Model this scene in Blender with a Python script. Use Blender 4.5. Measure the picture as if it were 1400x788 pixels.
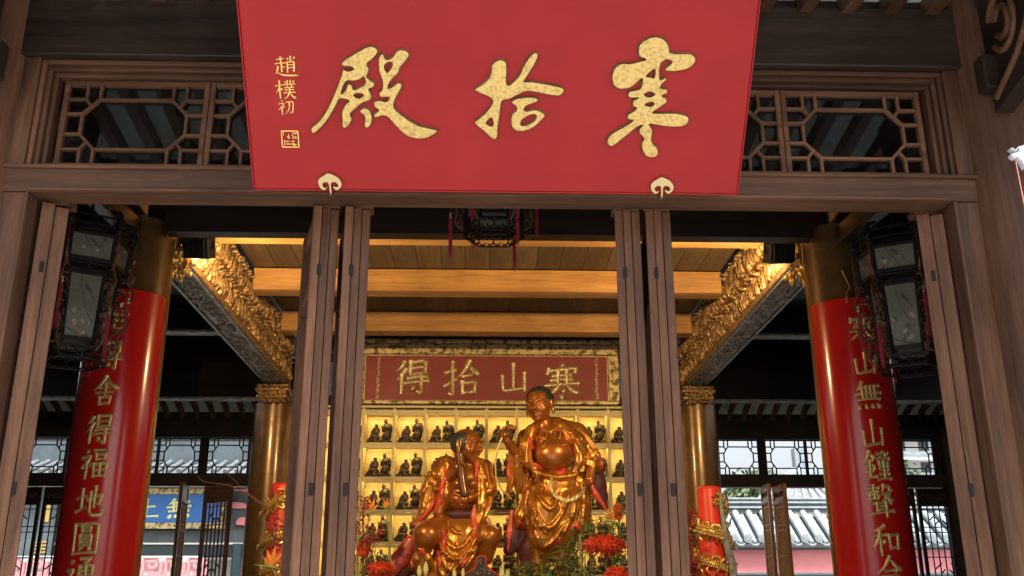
import bpy, bmesh, math, random
import numpy as np
from mathutils import Vector, Matrix
for o in list(bpy.data.objects): bpy.data.objects.remove(o)
SC = bpy.context.scene
COL = SC.collection
rnd = random.Random(7)
pi = math.pi

# ------------------------------------------------------------------ camera, world, sun, exposure
CX, CD, CZ, YAW, PIT, ROL, FPX = -.08, 4.75, 1.6, .0325, .3202, -.0022, 1348.4
_cy, _sy, _cp, _sp = math.cos(YAW), math.sin(YAW), math.cos(PIT), math.sin(PIT)
FW = Vector((_sy*_cp, _cy*_cp, _sp)); R0 = Vector((_cy, -_sy, 0)); U0 = R0.cross(FW)
RT = R0*math.cos(ROL)+U0*math.sin(ROL); UP = U0*math.cos(ROL)-R0*math.sin(ROL)
CAM = Vector((CX, -CD, CZ))
cam = bpy.data.cameras.new('camera'); camo = bpy.data.objects.new('camera', cam); COL.objects.link(camo)
camo.matrix_world = Matrix(((RT.x, UP.x, -FW.x, CAM.x), (RT.y, UP.y, -FW.y, CAM.y), (RT.z, UP.z, -FW.z, CAM.z), (0, 0, 0, 1)))
cam.sensor_width = 36; cam.lens = FPX/1400*36; cam.clip_end = 500; cam.clip_start = .05
SC.camera = camo

wd = bpy.data.worlds.new('World'); SC.world = wd; wd.use_nodes = True
nt = wd.node_tree; nt.nodes.clear()
out = nt.nodes.new('ShaderNodeOutputWorld'); bg = nt.nodes.new('ShaderNodeBackground'); sky = nt.nodes.new('ShaderNodeTexSky')
sky.sky_type = 'NISHITA'; sky.sun_disc = False; sky.sun_elevation = math.radians(64); sky.sun_rotation = math.radians(158)
sky.air_density = 1.6; sky.dust_density = 5; sky.ozone_density = 1
hs = nt.nodes.new('ShaderNodeHueSaturation'); hs.inputs['Saturation'].default_value = .14
nt.links.new(sky.outputs[0], hs.inputs['Color']); nt.links.new(hs.outputs[0], bg.inputs[0])
bg.inputs[1].default_value = .13
nt.links.new(bg.outputs[0], out.inputs[0])
sun = bpy.data.lights.new('sun', 'SUN'); sun.energy = 2.6; sun.angle = math.radians(14); sun.color = (1, .97, .92)
suno = bpy.data.objects.new('sun', sun); COL.objects.link(suno)
suno.rotation_euler = (math.radians(26), 0, math.radians(22)); suno.location = (4, -12, 14)
SC.view_settings.view_transform = 'Standard'; SC.view_settings.look = 'None'; SC.view_settings.gamma = 1
SC.view_settings.exposure = 1.45
SC.cycles.use_denoising = True; SC.cycles.max_bounces = 8; SC.cycles.sample_clamp_indirect = 6

def U(px, py, X=None, Y=None, Z=None):          # pixel of the photograph -> the point on a plane of the place
    d = FW+RT*((px-700)/FPX)-UP*((py-394)/FPX)
    t = (X-CAM.x)/d.x if X is not None else (Y-CAM.y)/d.y if Y is not None else (Z-CAM.z)/d.z
    return CAM+d*t

# ------------------------------------------------------------------ materials
MATS = {}
def newmat(name):
    m = bpy.data.materials.new(name); m.use_nodes = True; MATS[name] = m
    return m, m.node_tree, m.node_tree.nodes['Principled BSDF']
def nd(nt, t, **kw):
    n = nt.nodes.new(t)
    for k, v in kw.items():
        if hasattr(n, k): setattr(n, k, v)
        else: n.inputs[k.replace('_', ' ')].default_value = v
    return n
def ramp(nt, stops):
    r = nt.nodes.new('ShaderNodeValToRGB'); e = r.color_ramp.elements
    while len(e) < len(stops): e.new(.5)
    for k, (p, c) in enumerate(stops): e[k].position = p; e[k].color = (*c, 1)
    return r
def wood(name, c1, c2, axis='x', rough=.5, freq=9., coat=0., bump=.25, stretch=14., spec=.2, wear=None):
    m, nt, b = newmat(name); L = nt.links.new
    tc = nd(nt, 'ShaderNodeTexCoord'); mp = nd(nt, 'ShaderNodeMapping'); oi = nd(nt, 'ShaderNodeObjectInfo')
    s = [1, 1, 1]; s['xyz'.index(axis)] = 1/stretch
    mp.inputs['Scale'].default_value = s
    L(tc.outputs['Object'], mp.inputs['Vector'])
    ad = nd(nt, 'ShaderNodeVectorMath'); ad.operation = 'ADD'
    mu = nd(nt, 'ShaderNodeMath'); mu.operation = 'MULTIPLY'; mu.inputs[1].default_value = 17.3
    L(oi.outputs['Random'], mu.inputs[0]); L(mp.outputs[0], ad.inputs[0]); L(mu.outputs[0], ad.inputs[1])
    n1 = nd(nt, 'ShaderNodeTexNoise', Scale=freq, Detail=8., Roughness=.68); n1.inputs['Distortion'].default_value = .6
    n2 = nd(nt, 'ShaderNodeTexNoise', Scale=freq*9, Detail=3., Roughness=.7)
    n3 = nd(nt, 'ShaderNodeTexNoise', Scale=1.1, Detail=4.)
    for n in (n1, n2): L(ad.outputs[0], n.inputs['Vector'])
    L(tc.outputs['Object'], n3.inputs['Vector'])
    r = ramp(nt, [(.3, c1), (.62, c2), (.75, tuple(x*1.25 for x in c2))]); L(n1.outputs[0], r.inputs[0])
    r2 = ramp(nt, [(.33, (.45, .45, .45)), (.6, (1, 1, 1))]); L(n2.outputs[0], r2.inputs[0])
    mx = nd(nt, 'ShaderNodeMix'); mx.data_type = 'RGBA'; mx.blend_type = 'MULTIPLY'; mx.inputs[0].default_value = .5
    L(r.outputs[0], mx.inputs[6]); L(r2.outputs[0], mx.inputs[7])
    r3 = ramp(nt, [(.3, (.68, .66, .66)), (.7, (1.2, 1.2, 1.2))]); L(n3.outputs[0], r3.inputs[0])
    m2 = nd(nt, 'ShaderNodeMix'); m2.data_type = 'RGBA'; m2.blend_type = 'MULTIPLY'; m2.inputs[0].default_value = 1
    L(mx.outputs[2], m2.inputs[6]); L(r3.outputs[0], m2.inputs[7])
    rv = nd(nt, 'ShaderNodeMapRange'); rv.inputs[3].default_value = .74; rv.inputs[4].default_value = 1.2
    L(oi.outputs['Random'], rv.inputs[0])
    m3 = nd(nt, 'ShaderNodeVectorMath'); m3.operation = 'SCALE'; L(m2.outputs[2], m3.inputs[0]); L(rv.outputs[0], m3.inputs['Scale'])
    L(m3.outputs[0], b.inputs['Base Color'])
    rr = nd(nt, 'ShaderNodeMapRange'); rr.inputs[3].default_value = rough-.08; rr.inputs[4].default_value = rough+.14
    L(n1.outputs[0], rr.inputs[0]); L(rr.outputs[0], b.inputs['Roughness'])
    b.inputs['Specular IOR Level'].default_value = spec; b.inputs['Coat Weight'].default_value = coat; b.inputs['Coat Roughness'].default_value = .25
    bp = nd(nt, 'ShaderNodeBump', Strength=bump, Distance=.004); L(n2.outputs[0], bp.inputs['Height']); L(bp.outputs[0], b.inputs['Normal'])
    return m
def plain(name, col, rough=.5, metal=0., coat=0., var=.25, scale=6., bump=.1, bscale=60., col2=None, spec=.5, detail=6., bdist=.003, thr=(.35, .65), emit=None):
    m, nt, b = newmat(name); L = nt.links.new
    tc = nd(nt, 'ShaderNodeTexCoord'); n = nd(nt, 'ShaderNodeTexNoise', Scale=scale, Detail=detail, Roughness=.62)
    L(tc.outputs['Object'], n.inputs['Vector'])
    c2 = col2 or tuple(c*(1-var) for c in col)
    r = ramp(nt, [(thr[0], c2), (thr[1], col)]); L(n.outputs[0], r.inputs[0]); L(r.outputs[0], b.inputs['Base Color'])
    b.inputs['Roughness'].default_value = rough; b.inputs['Metallic'].default_value = metal; b.inputs['Coat Weight'].default_value = coat
    b.inputs['Coat Roughness'].default_value = .12; b.inputs['Specular IOR Level'].default_value = spec
    rr = nd(nt, 'ShaderNodeMapRange'); rr.inputs[3].default_value = min(1, rough+.12); rr.inputs[4].default_value = max(.03, rough-.08)
    L(n.outputs[0], rr.inputs[0]); L(rr.outputs[0], b.inputs['Roughness'])
    if bump:
        nb = nd(nt, 'ShaderNodeTexNoise', Scale=bscale, Detail=4.); L(tc.outputs['Object'], nb.inputs['Vector'])
        bp = nd(nt, 'ShaderNodeBump', Strength=bump, Distance=bdist); L(nb.outputs[0], bp.inputs['Height']); L(bp.outputs[0], b.inputs['Normal'])
    if emit: b.inputs['Emission Color'].default_value = (*emit[0], 1); b.inputs['Emission Strength'].default_value = emit[1]
    return m
WD = {}
for ax in 'xyz':
    WD['dark'+ax] = wood('dark_timber_'+ax, (.014, .009, .007), (.040, .024, .018), ax, .45, coat=.1)
    WD['weather'+ax] = wood('weathered_timber_'+ax, (.060, .026, .014), (.180, .084, .048), ax, .5, coat=.05, bump=.5)
    WD['jamb'+ax] = wood('jamb_timber_'+ax, (.044, .021, .012), (.136, .067, .040), ax, .5, coat=.05, bump=.5, freq=6)
    WD['black'+ax] = wood('black_timber_'+ax, (.006, .005, .005), (.020, .015, .013), ax, .5)
    WD['honey'+ax] = wood('honey_timber_'+ax, (.30, .14, .04), (.50, .26, .085), ax, .4, freq=4, coat=.2, bump=.1)
    WD['brown'+ax] = wood('brown_timber_'+ax, (.055, .026, .015), (.13, .065, .036), ax, .4, coat=.15)
for ax in 'xz': WD['latt'+ax] = wood('lattice_timber_'+ax, (.070, .033, .018), (.19, .092, .052), ax, .45)
M_ceil = wood('ceiling_board_wood', (.10, .062, .032), (.165, .11, .06), 'y', .55, freq=3, bump=.1)
M_red = plain('red_lacquer_board', (.29, .012, .013), .5, coat=.0, spec=.22, var=.12, scale=2.2, bump=.06, bscale=240)
M_redc = plain('crimson_couplet_lacquer', (.56, .014, .010), .2, coat=.5, var=.12, scale=3, bump=.02, bscale=30)
M_gold = plain('gilded_relief', (.56, .40, .14), .36, metal=.65, col2=(.36, .245, .085), scale=60, thr=(.36, .54), bump=.6, bscale=140)
M_goldp = plain('bright_gilding', (.80, .58, .20), .3, metal=.8, col2=(.7, .42, .12), scale=20, bump=.3, bscale=90)
M_goldc = plain('carved_gilt_wood', (.42, .25, .10), .4, metal=.55, col2=(.13, .07, .03), scale=14, bump=.3, bscale=70)
M_col = plain('gold_brown_column_lacquer', (.17, .09, .03), .3, metal=.35, coat=.35, col2=(.11, .055, .018), scale=9, bump=.1, bscale=60)
M_brass = plain('brass', (.48, .38, .19), .35, metal=.85, col2=(.5, .38, .2), scale=60, bump=.15)
M_body = plain('amber_lacquered_body', (.48, .165, .026), .32, metal=.5, coat=.3, col2=(.27, .08, .014), scale=6, bump=.04, bscale=40)
M_robe = plain('amber_gilt_robe', (.66, .29, .046), .30, metal=.66, coat=.3, col2=(.40, .145, .022), scale=5, bump=.05, bscale=34)
M_lin = plain('vermilion_robe_lining', (.72, .085, .045), .35, coat=.3, var=.3, scale=9, bump=.05)
M_maroon = plain('maroon_robe_inside', (.10, .018, .022), .5, var=.3, scale=8, bump=.05)
M_hair = plain('dark_green_grey_hair', (.035, .042, .034), .4, coat=.2, var=.4, scale=20, bump=.2)
M_bronze = plain('dark_bronze_casting', (.075, .055, .04), .38, metal=.5, col2=(.03, .022, .018), scale=30, bump=.1)
M_shelf = plain('pale_gold_shelf_paint', (.62, .51, .26), .5, var=.15, scale=12, bump=.08)
M_back = plain('niche_back_panel', (.80, .64, .32), .6, var=.08, scale=5, bump=.03)
M_led = plain('warm_led_strip', (1, .85, .5), .5, emit=((1, .72, .28), 18.), bump=0)
M_iron = plain('black_painted_metal', (.012, .012, .013), .4, var=.3, bump=.05)
M_plaquered = plain('oxblood_plaque_field', (.22, .020, .014), .5, var=.15, scale=3, bump=.05)
M_plaqueframe = plain('worn_gilt_frame', (.50, .38, .17), .42, metal=.4, col2=(.09, .065, .03), scale=13, thr=(.42, .52), bump=.6, bscale=40, bdist=.01)
M_plaquegold = plain('aged_gilt_characters', (.75, .60, .32), .4, metal=.5, col2=(.28, .2, .1), scale=30, bump=.3)
M_stone = plain('grey_courtyard_stone', (.46, .44, .41), .8, var=.25, scale=2, bump=.3, bscale=30)
M_tile = plain('pale_grey_roof_tile', (.34, .39, .42), .6, var=.35, scale=5, bump=.3, bscale=30)
M_tiled = plain('grey_roof_tile', (.20, .215, .22), .6, var=.4, scale=4, bump=.3, bscale=20)
M_pink = plain('rose_plaster', (.72, .25, .27), .8, var=.06, scale=2, bump=.1)
M_white = plain('white_plaster', (.78, .78, .76), .8, var=.08, scale=2, bump=.1)
M_slate = plain('slate_painted_timber', (.10, .125, .135), .6, var=.3, scale=3, bump=.1)
M_teal = plain('dark_teal_timber', (.02, .038, .045), .4, coat=.2, var=.3, scale=3, bump=.05)
M_blue = plain('blue_signboard', (.025, .13, .40), .5, var=.1, scale=3, bump=.05)
M_cand = plain('red_candle_wax', (.80, .05, .025), .38, var=.1, scale=5, bump=.05)
M_leaf = plain('bamboo_leaf_green', (.16, .24, .07), .5, col2=(.06, .11, .03), scale=14, bump=.05)
M_leaf2 = plain('pale_leaf_green', (.30, .36, .12), .5, var=.4, scale=14, bump=.05)
M_bloom = plain('orange_red_bloom', (.80, .10, .025), .6, col2=(.55, .03, .015), scale=26, bump=.1)
M_berry = plain('crimson_berry', (.42, .02, .03), .35, var=.4, scale=20, bump=0)
M_orange = plain('orange_petal', (.85, .33, .06), .45, var=.2, scale=12, bump=0)
M_lily = plain('cream_lily_bud', (.78, .75, .40), .5, col2=(.5, .55, .2), scale=18, bump=0)
M_bark = plain('grey_white_bark', (.42, .42, .40), .8, col2=(.18, .17, .16), scale=14, bump=.6, bscale=30)
M_stem = plain('brown_twig', (.20, .09, .05), .6, var=.3, scale=14, bump=.1)
M_tassel = plain('crimson_silk_tassel', (.34, .018, .035), .55, var=.4, scale=40, bump=.2)
M_tree = plain('tree_foliage', (.09, .13, .05), .6, col2=(.05, .08, .03), scale=3, bump=.1)
M_trunk = plain('tree_bark', (.12, .09, .07), .8, var=.3, scale=6, bump=.4)
M_eavep = plain('grey_green_soffit_panel', (.60, .68, .65), .7, var=.2, scale=2.5, bump=.1)
M_rope = plain('pale_gilt_cord', (.85, .66, .30), .3, metal=.5, var=.2, scale=20, bump=.1)
M_drag = plain('silver_white_carving', (.50, .54, .60), .4, var=.15, scale=20, bump=.1)
def paper():                                       # lantern pane painted with branches, birds and blossoms come as meshes
    return plain('aged_painted_silk', (.14, .133, .10), .6, col2=(.10, .095, .072), scale=9, bump=.03, coat=.1)
M_paper = paper()
M_ink = plain('dark_ink_paint', (.07, .065, .055), .6, var=.3, scale=12, bump=0)
M_ink2 = plain('faded_rose_paint', (.38, .27, .23), .6, var=.3, scale=12, bump=0)
def glass(name, tint=(.9, .95, 1), rough=.02, dark=.55):
    m, nt, b = newmat(name); L = nt.links.new
    nt.nodes.remove(b); o = nt.nodes['Material Output']
    t = nd(nt, 'ShaderNodeBsdfTransparent'); t.inputs[0].default_value = (dark, dark*1.02, dark*1.05, 1)
    g = nd(nt, 'ShaderNodeBsdfGlossy'); g.inputs['Roughness'].default_value = rough; g.inputs[0].default_value = (*tint, 1)
    f = nd(nt, 'ShaderNodeFresnel'); f.inputs[0].default_value = 1.5
    x = nd(nt, 'ShaderNodeMixShader'); L(f.outputs[0], x.inputs[0]); L(t.outputs[0], x.inputs[1]); L(g.outputs[0], x.inputs[2]); L(x.outputs[0], o.inputs[0])
    return m
M_glass = glass('transom_glass'); M_glassc = glass('clear_rear_glass', dark=.93)

# ------------------------------------------------------------------ object helpers
WO = {}
def empty(name, loc, label=None, cat=None, group=None, kind=None, rot=None):
    o = bpy.data.objects.new(name, None); COL.objects.link(o); o.location = loc; o.empty_display_size = .1
    if rot: o.rotation_euler = rot
    WO[o] = Vector((0, 0, 0)) if rot else Vector(loc)
    return tag(o, label, cat, group, kind)
def tag(o, label=None, cat=None, group=None, kind=None):
    if label: o['label'] = label
    if cat: o['category'] = cat
    if group: o['group'] = group
    if kind: o['kind'] = kind
    return o
def link(name, me, mat, parent=None, at=None):
    o = bpy.data.objects.new(name, me); COL.objects.link(o)
    if mat and not me.materials: me.materials.append(mat)
    at = Vector(at) if at is not None else Vector((0, 0, 0))
    WO[o] = at
    if parent: o.parent = parent; o.location = at-WO[parent]
    else: o.location = at
    return o
def shade(me, ang=35):
    me.polygons.foreach_set('use_smooth', [True]*len(me.polygons)); me.set_sharp_from_angle(angle=math.radians(ang))
class MB:
    def __init__(s): s.v = []; s.f = []
    def add(s, vs, fs):
        n = len(s.v); s.v += [tuple(p) for p in vs]; s.f += [tuple(i+n for i in f) for f in fs]; return s
    def box(s, x0, x1, y0, y1, z0, z1):
        return s.add([(x0, y0, z0), (x1, y0, z0), (x1, y1, z0), (x0, y1, z0), (x0, y0, z1), (x1, y0, z1), (x1, y1, z1), (x0, y1, z1)],
                     [(0, 3, 2, 1), (4, 5, 6, 7), (0, 1, 5, 4), (1, 2, 6, 5), (2, 3, 7, 6), (3, 0, 4, 7)])
    def bar(s, a, b, w, d, up=(0, 1, 0)):           # box along a->b, width w across, depth d along up
        a = Vector(a); b = Vector(b); t = (b-a).normalized(); u = Vector(up); u = (u-t*u.dot(t)).normalized(); r = t.cross(u)
        vs = []
        for p in (a, b):
            for i, j in ((-1, -1), (1, -1), (1, 1), (-1, 1)): vs.append(p+r*(w/2*i)+u*(d/2*j))
        return s.add(vs, [(0, 3, 2, 1), (4, 5, 6, 7), (0, 1, 5, 4), (1, 2, 6, 5), (2, 3, 7, 6), (3, 0, 4, 7)])
    def tube(s, pts, rs, n=8, cap=True):
        pts = [Vector(p) for p in pts]
        if not hasattr(rs, '__len__'): rs = [rs]*len(pts)
        base = len(s.v); u = None
        for k, p in enumerate(pts):
            t = (pts[min(k+1, len(pts)-1)]-pts[max(k-1, 0)]).normalized()
            if u is None: u = t.orthogonal().normalized()
            u = (u-t*u.dot(t)); u = u.normalized() if u.length > 1e-6 else t.orthogonal().normalized()
            w = t.cross(u)
            for i in range(n):
                a = 2*pi*i/n; s.v.append(tuple(p+(u*math.cos(a)+w*math.sin(a))*rs[k]))
        for k in range(len(pts)-1):
            for i in range(n):
                j = (i+1) % n; s.f.append((base+k*n+i, base+k*n+j, base+(k+1)*n+j, base+(k+1)*n+i))
        if cap: s.f.append(tuple(base+i for i in range(n))[::-1]); s.f.append(tuple(base+(len(pts)-1)*n+i for i in range(n)))
        return s
    def lathe(s, prof, c=(0, 0, 0), n=24, a0=0, a1=2*pi, cap=True):
        full = abs(a1-a0-2*pi) < 1e-6; m = n if full else n+1; base = len(s.v)
        for r, z in prof:
            for i in range(m):
                a = a0+(a1-a0)*i/n; s.v.append((c[0]+r*math.cos(a), c[1]+r*math.sin(a), c[2]+z))
        for k in range(len(prof)-1):
            for i in range(n):
                j = (i+1) % m; s.f.append((base+k*m+i, base+k*m+j, base+(k+1)*m+j, base+(k+1)*m+i))
        if cap:
            s.f.append(tuple(base+i for i in range(m))[::-1]); s.f.append(tuple(base+(len(prof)-1)*m+i for i in range(m)))
        return s
    def ball(s, c, r, n=8, m=6):
        rx, ry, rz = r if hasattr(r, '__len__') else (r, r, r); base = len(s.v)
        for k in range(1, m):
            t = pi*k/m
            for i in range(n): a = 2*pi*i/n; s.v.append((c[0]+rx*math.sin(t)*math.cos(a), c[1]+ry*math.sin(t)*math.sin(a), c[2]+rz*math.cos(t)))
        s.v.append((c[0], c[1], c[2]+rz)); s.v.append((c[0], c[1], c[2]-rz)); T = len(s.v)-2
        for i in range(n):
            j = (i+1) % n; s.f.append((T, base+i, base+j)); s.f.append((T+1, base+(m-2)*n+j, base+(m-2)*n+i))
            for k in range(m-2): s.f.append((base+k*n+i, base+(k+1)*n+i, base+(k+1)*n+j, base+k*n+j))
        return s
    def mesh(s, name, c=(0, 0, 0)):
        me = bpy.data.meshes.new(name); c = Vector(c)
        me.from_pydata([tuple(Vector(p)-c) for p in s.v], [], s.f); me.update(); return me
    def build(s, name, mat, parent=None, bev=0, smooth=None, at=None):
        if at is None:
            a = np.array(s.v); at = (a.min(0)+a.max(0))/2
        me = s.mesh(name, at)
        if smooth: shade(me, smooth)
        o = link(name, me, mat, parent, at)
        if bev:
            md = o.modifiers.new('bevel', 'BEVEL'); md.width = bev; md.segments = 2; md.limit_method = 'ANGLE'; md.angle_limit = .7; md.harden_normals = False
        return o
def boxp(name, mat, parent, x0, x1, y0, y1, z0, z1, bev=.004):
    return MB().box(x0, x1, y0, y1, z0, z1).build(name, mat, parent, bev)
def copy_tree(o, loc=None, parent=None):
    c = o.copy(); COL.objects.link(c); WO[c] = WO[o]
    if parent: c.parent = parent
    for ch in list(KIDS.get(o, ())) or [x for x in o.children]: copy_tree(ch, None, c)
    if loc is not None: c.location = loc; WO[c] = Vector(loc)
    return c
KIDS = {}
def catmull(pts, n=4, closed=True):
    r = []; m = len(pts)
    for i in range(m if closed else m-1):
        g = lambda k: pts[k % m] if closed else pts[max(0, min(m-1, k))]
        p0, p1, p2, p3 = [np.array(g(i+k), float) for k in (-1, 0, 1, 2)]
        for j in range(n):
            t = j/n; r.append(tuple(.5*((2*p1)+(-p0+p2)*t+(2*p0-5*p1+4*p2-p3)*t*t+(-p0+3*p1-3*p2+p3)*t**3)))
    if not closed: r.append(tuple(pts[-1]))
    return r
def curve_mesh(splines, ext=.004, bev=.005, name='character', off=None, res=2):
    cu = bpy.data.curves.new('c', 'CURVE'); cu.dimensions = '2D'; cu.fill_mode = 'BOTH'; cu.extrude = ext; cu.bevel_depth = bev; cu.bevel_resolution = res
    cu.offset = -bev if off is None else off
    for pts in splines:
        sp = cu.splines.new('POLY'); sp.points.add(len(pts)-1); sp.use_cyclic_u = True
        for k, p in enumerate(pts): sp.points[k].co = (p[0], p[1], 0, 1)
    ob = bpy.data.objects.new('c', cu); COL.objects.link(ob)
    me = bpy.data.meshes.new_from_object(ob.evaluated_get(bpy.context.evaluated_depsgraph_get())); me.name = name
    bpy.data.objects.remove(ob); bpy.data.curves.remove(cu); return me
_TM = {}
def glyph(ch, size=1., thick=.02, ext=.02, bev=.012, shear=.0, rise=.08, seed=0):   # brush-like glyph, centred, xy plane, unit box
    key = (ch, thick, ext, bev, rise)
    if key not in _TM:
        c = bpy.data.curves.new('t', 'FONT'); c.body = ch; c.size = 1.0; c.extrude = ext; c.bevel_depth = bev; c.bevel_resolution = 1; c.offset = thick-bev; c.resolution_u = 3
        o = bpy.data.objects.new('t', c); COL.objects.link(o)
        me = bpy.data.meshes.new_from_object(o.evaluated_get(bpy.context.evaluated_depsgraph_get()))
        bpy.data.objects.remove(o); bpy.data.curves.remove(c)
        n = len(me.vertices); a = np.zeros(n*3); me.vertices.foreach_get('co', a); a = a.reshape(-1, 3)
        xy = a[:, :2]; ctr = (xy.min(0)+xy.max(0))/2; a[:, :2] -= ctr
        s = hash_(ch); x, y = a[:, 0].copy(), a[:, 1].copy()
        a[:, 1] += rise*x+.022*np.sin(7*x+s)+.018*np.sin(11*x-3*y+s*2)             # strokes rise to the right and swell like a brush
        a[:, 0] += .020*np.sin(6*y+s*1.7)+.06*y*np.abs(x)*np.sign(x)*-1
        me.vertices.foreach_set('co', a.ravel()); me.update()
        _TM[key] = (me, a.copy())
    return _TM[key]
def hash_(ch): return (ord(ch[0])*37 % 101)/10.
# ------------------------------------------------------------------ brush characters: strokes h v p n d z on a 100 x 100 square
BR = {
'得': 'p26,92 18,80 5,70|p30,72 20,56 4,44|v20,56 20,5|v44,92 44,56|z44,92 86,94 84,58|h46,75 84,76|h45,58 83,59|h38,48 94,50|h30,34 98,37|z74,50 74,4 62,12|d46,26 56,14',
'拾': 'h4,70 36,76|z24,96 24,6 13,14|h2,34 38,50|p68,96 56,72 38,54|n66,92 80,70 99,56|h52,56 80,58|v50,38 52,6|z50,38 86,40 82,8|h53,10 82,11',
'舍': 'p50,98 32,72 4,52|n50,96 70,70 98,54|h32,58 68,60|v50,72 50,34|h20,42 80,44|v32,28 35,2|z32,28 70,30 66,4|h36,6 66,7',
'福': 'd18,96 26,86|z6,72 36,76 24,56 4,40|v22,58 22,4|d28,52 38,44|h48,92 92,93|v54,80 56,62|z54,80 86,81 83,62|h56,64 83,64|v48,48 50,6|z48,48 93,50 90,6|h52,28 90,29|v70,48 70,10|h52,10 90,10',
'地': 'h4,64 36,68|v20,90 20,28|h2,22 38,34|z42,58 86,72 82,40 74,46|v64,96 64,30|z50,80 50,20 58,8 90,8 97,30',
'圓': 'v10,94 12,2|z10,94 90,95 90,4 82,10|h12,6 88,7|v36,84 38,70|z36,84 66,85 64,70|h38,72 64,72|v32,60 34,28|z32,60 70,61 68,28|h34,49 68,49|h34,39 68,39|h34,29 68,29|p42,27 32,14|d60,27 71,14',
'通': 'z46,94 80,95 64,82|d56,86 66,77|v44,72 42,26|z44,72 88,74 86,26 78,31|h46,58 84,59|h46,45 84,45|v65,72 65,28|d12,94 20,82|z4,62 24,64 12,44 22,26 8,12|n8,13 40,11 98,3',
'寒': 'd50,102 54,91|v12,84 8,70|z14,83 91,85 82,70|h24,66 78,67|h20,54 80,55|h6,40 96,42|v38,76 38,42|v62,76 62,42|p40,42 26,24 4,12|n60,42 76,24 98,12|d46,28 58,20|d40,12 56,2',
'山': 'v50,96 50,20|z16,62 18,16 84,21|v84,66 84,10',
'無': 'p28,98 20,84 6,72|h20,82 92,84|h2,60 98,62|h10,40 92,42|v26,82 28,40|v42,82 43,40|v58,82 58,40|v74,82 74,40|d18,24 8,6|d36,24 40,8|d58,24 64,8|d78,26 92,8',
'鐘': 'p26,98 18,82 2,68|n26,96 34,84 48,74|h14,68 38,69|h8,52 42,53|v25,68 25,14|d12,40 16,30|p38,42 33,30|h4,10 46,16|d72,100 75,93|h54,88 94,89|d62,84 65,76|p84,84 80,76|h50,72 98,73|v58,62 60,35|z58,62 92,63 90,35|h60,49 90,49|h60,37 90,37|v75,62 75,8|h58,22 92,23|h50,6 99,8',
'聲': 'h6,90 46,91|v26,99 26,78|h12,79 42,80|p12,70 10,58 4,46|z12,70 44,71 42,57|h12,57 42,57|v28,70 28,57|p62,96 60,86 54,76|z62,94 84,94 84,80 96,80|z56,70 86,72 72,56 54,46|n60,66 76,54 98,46|h16,42 86,43|v32,42 32,12|v66,42 66,-6|h33,32 66,32|h33,22 66,22|h8,8 92,15',
'和': 'p44,96 28,88 10,84|h4,66 50,69|v28,88 28,4|p26,64 16,46 2,32|d34,54 46,44|v60,66 62,20|z60,66 94,68 90,22|h62,26 90,27',
'合': 'p50,98 32,72 4,52|n50,96 70,70 98,54|h32,56 70,58|v26,40 30,4|z26,40 78,42 72,6|h30,10 72,11',
'上': 'v46,96 46,12|h48,58 84,60|h4,10 98,13',
'趙': 'h12,88 44,90|v28,99 28,70|h4,68 50,71|v30,68 30,28|h30,50 46,51|p14,54 10,36 2,20|n8,28 40,12 104,8|v72,98 72,80|d56,94 62,84|p90,94 84,84|v58,74 56,24|z58,74 88,75 86,28 80,32|h58,60 86,60|h58,46 86,46',
'樸': 'h2,72 36,76|v20,98 20,4|p20,70 12,50 2,38|d24,60 34,48|v58,98 58,78|v74,98 74,78|d46,94 50,82|p90,94 84,82|h40,76 98,78|d56,72 60,63|p80,72 74,63|h46,60 92,61|h48,48 90,49|h40,34 98,36|v68,60 68,34|p68,34 56,14 38,2|n70,34 82,14 99,4',
'初': 'd20,98 28,88|z4,76 36,78 24,56 2,38|v22,58 22,4|d30,56 40,50|z48,84 92,86 88,20 78,12 70,20|p68,84 64,40 40,6',
}
WPR = dict(h=(.85, .62, .60, .72, 1.15), v=(1.15, .9, .82, .85, .6), p=(1.15, 1., .8, .5, .12), n=(.25, .6, 1., 1.35, .25), d=(.3, .9, 1.3, 1.25, .5), z=(.9, .75, .95, .85, .75))
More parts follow.
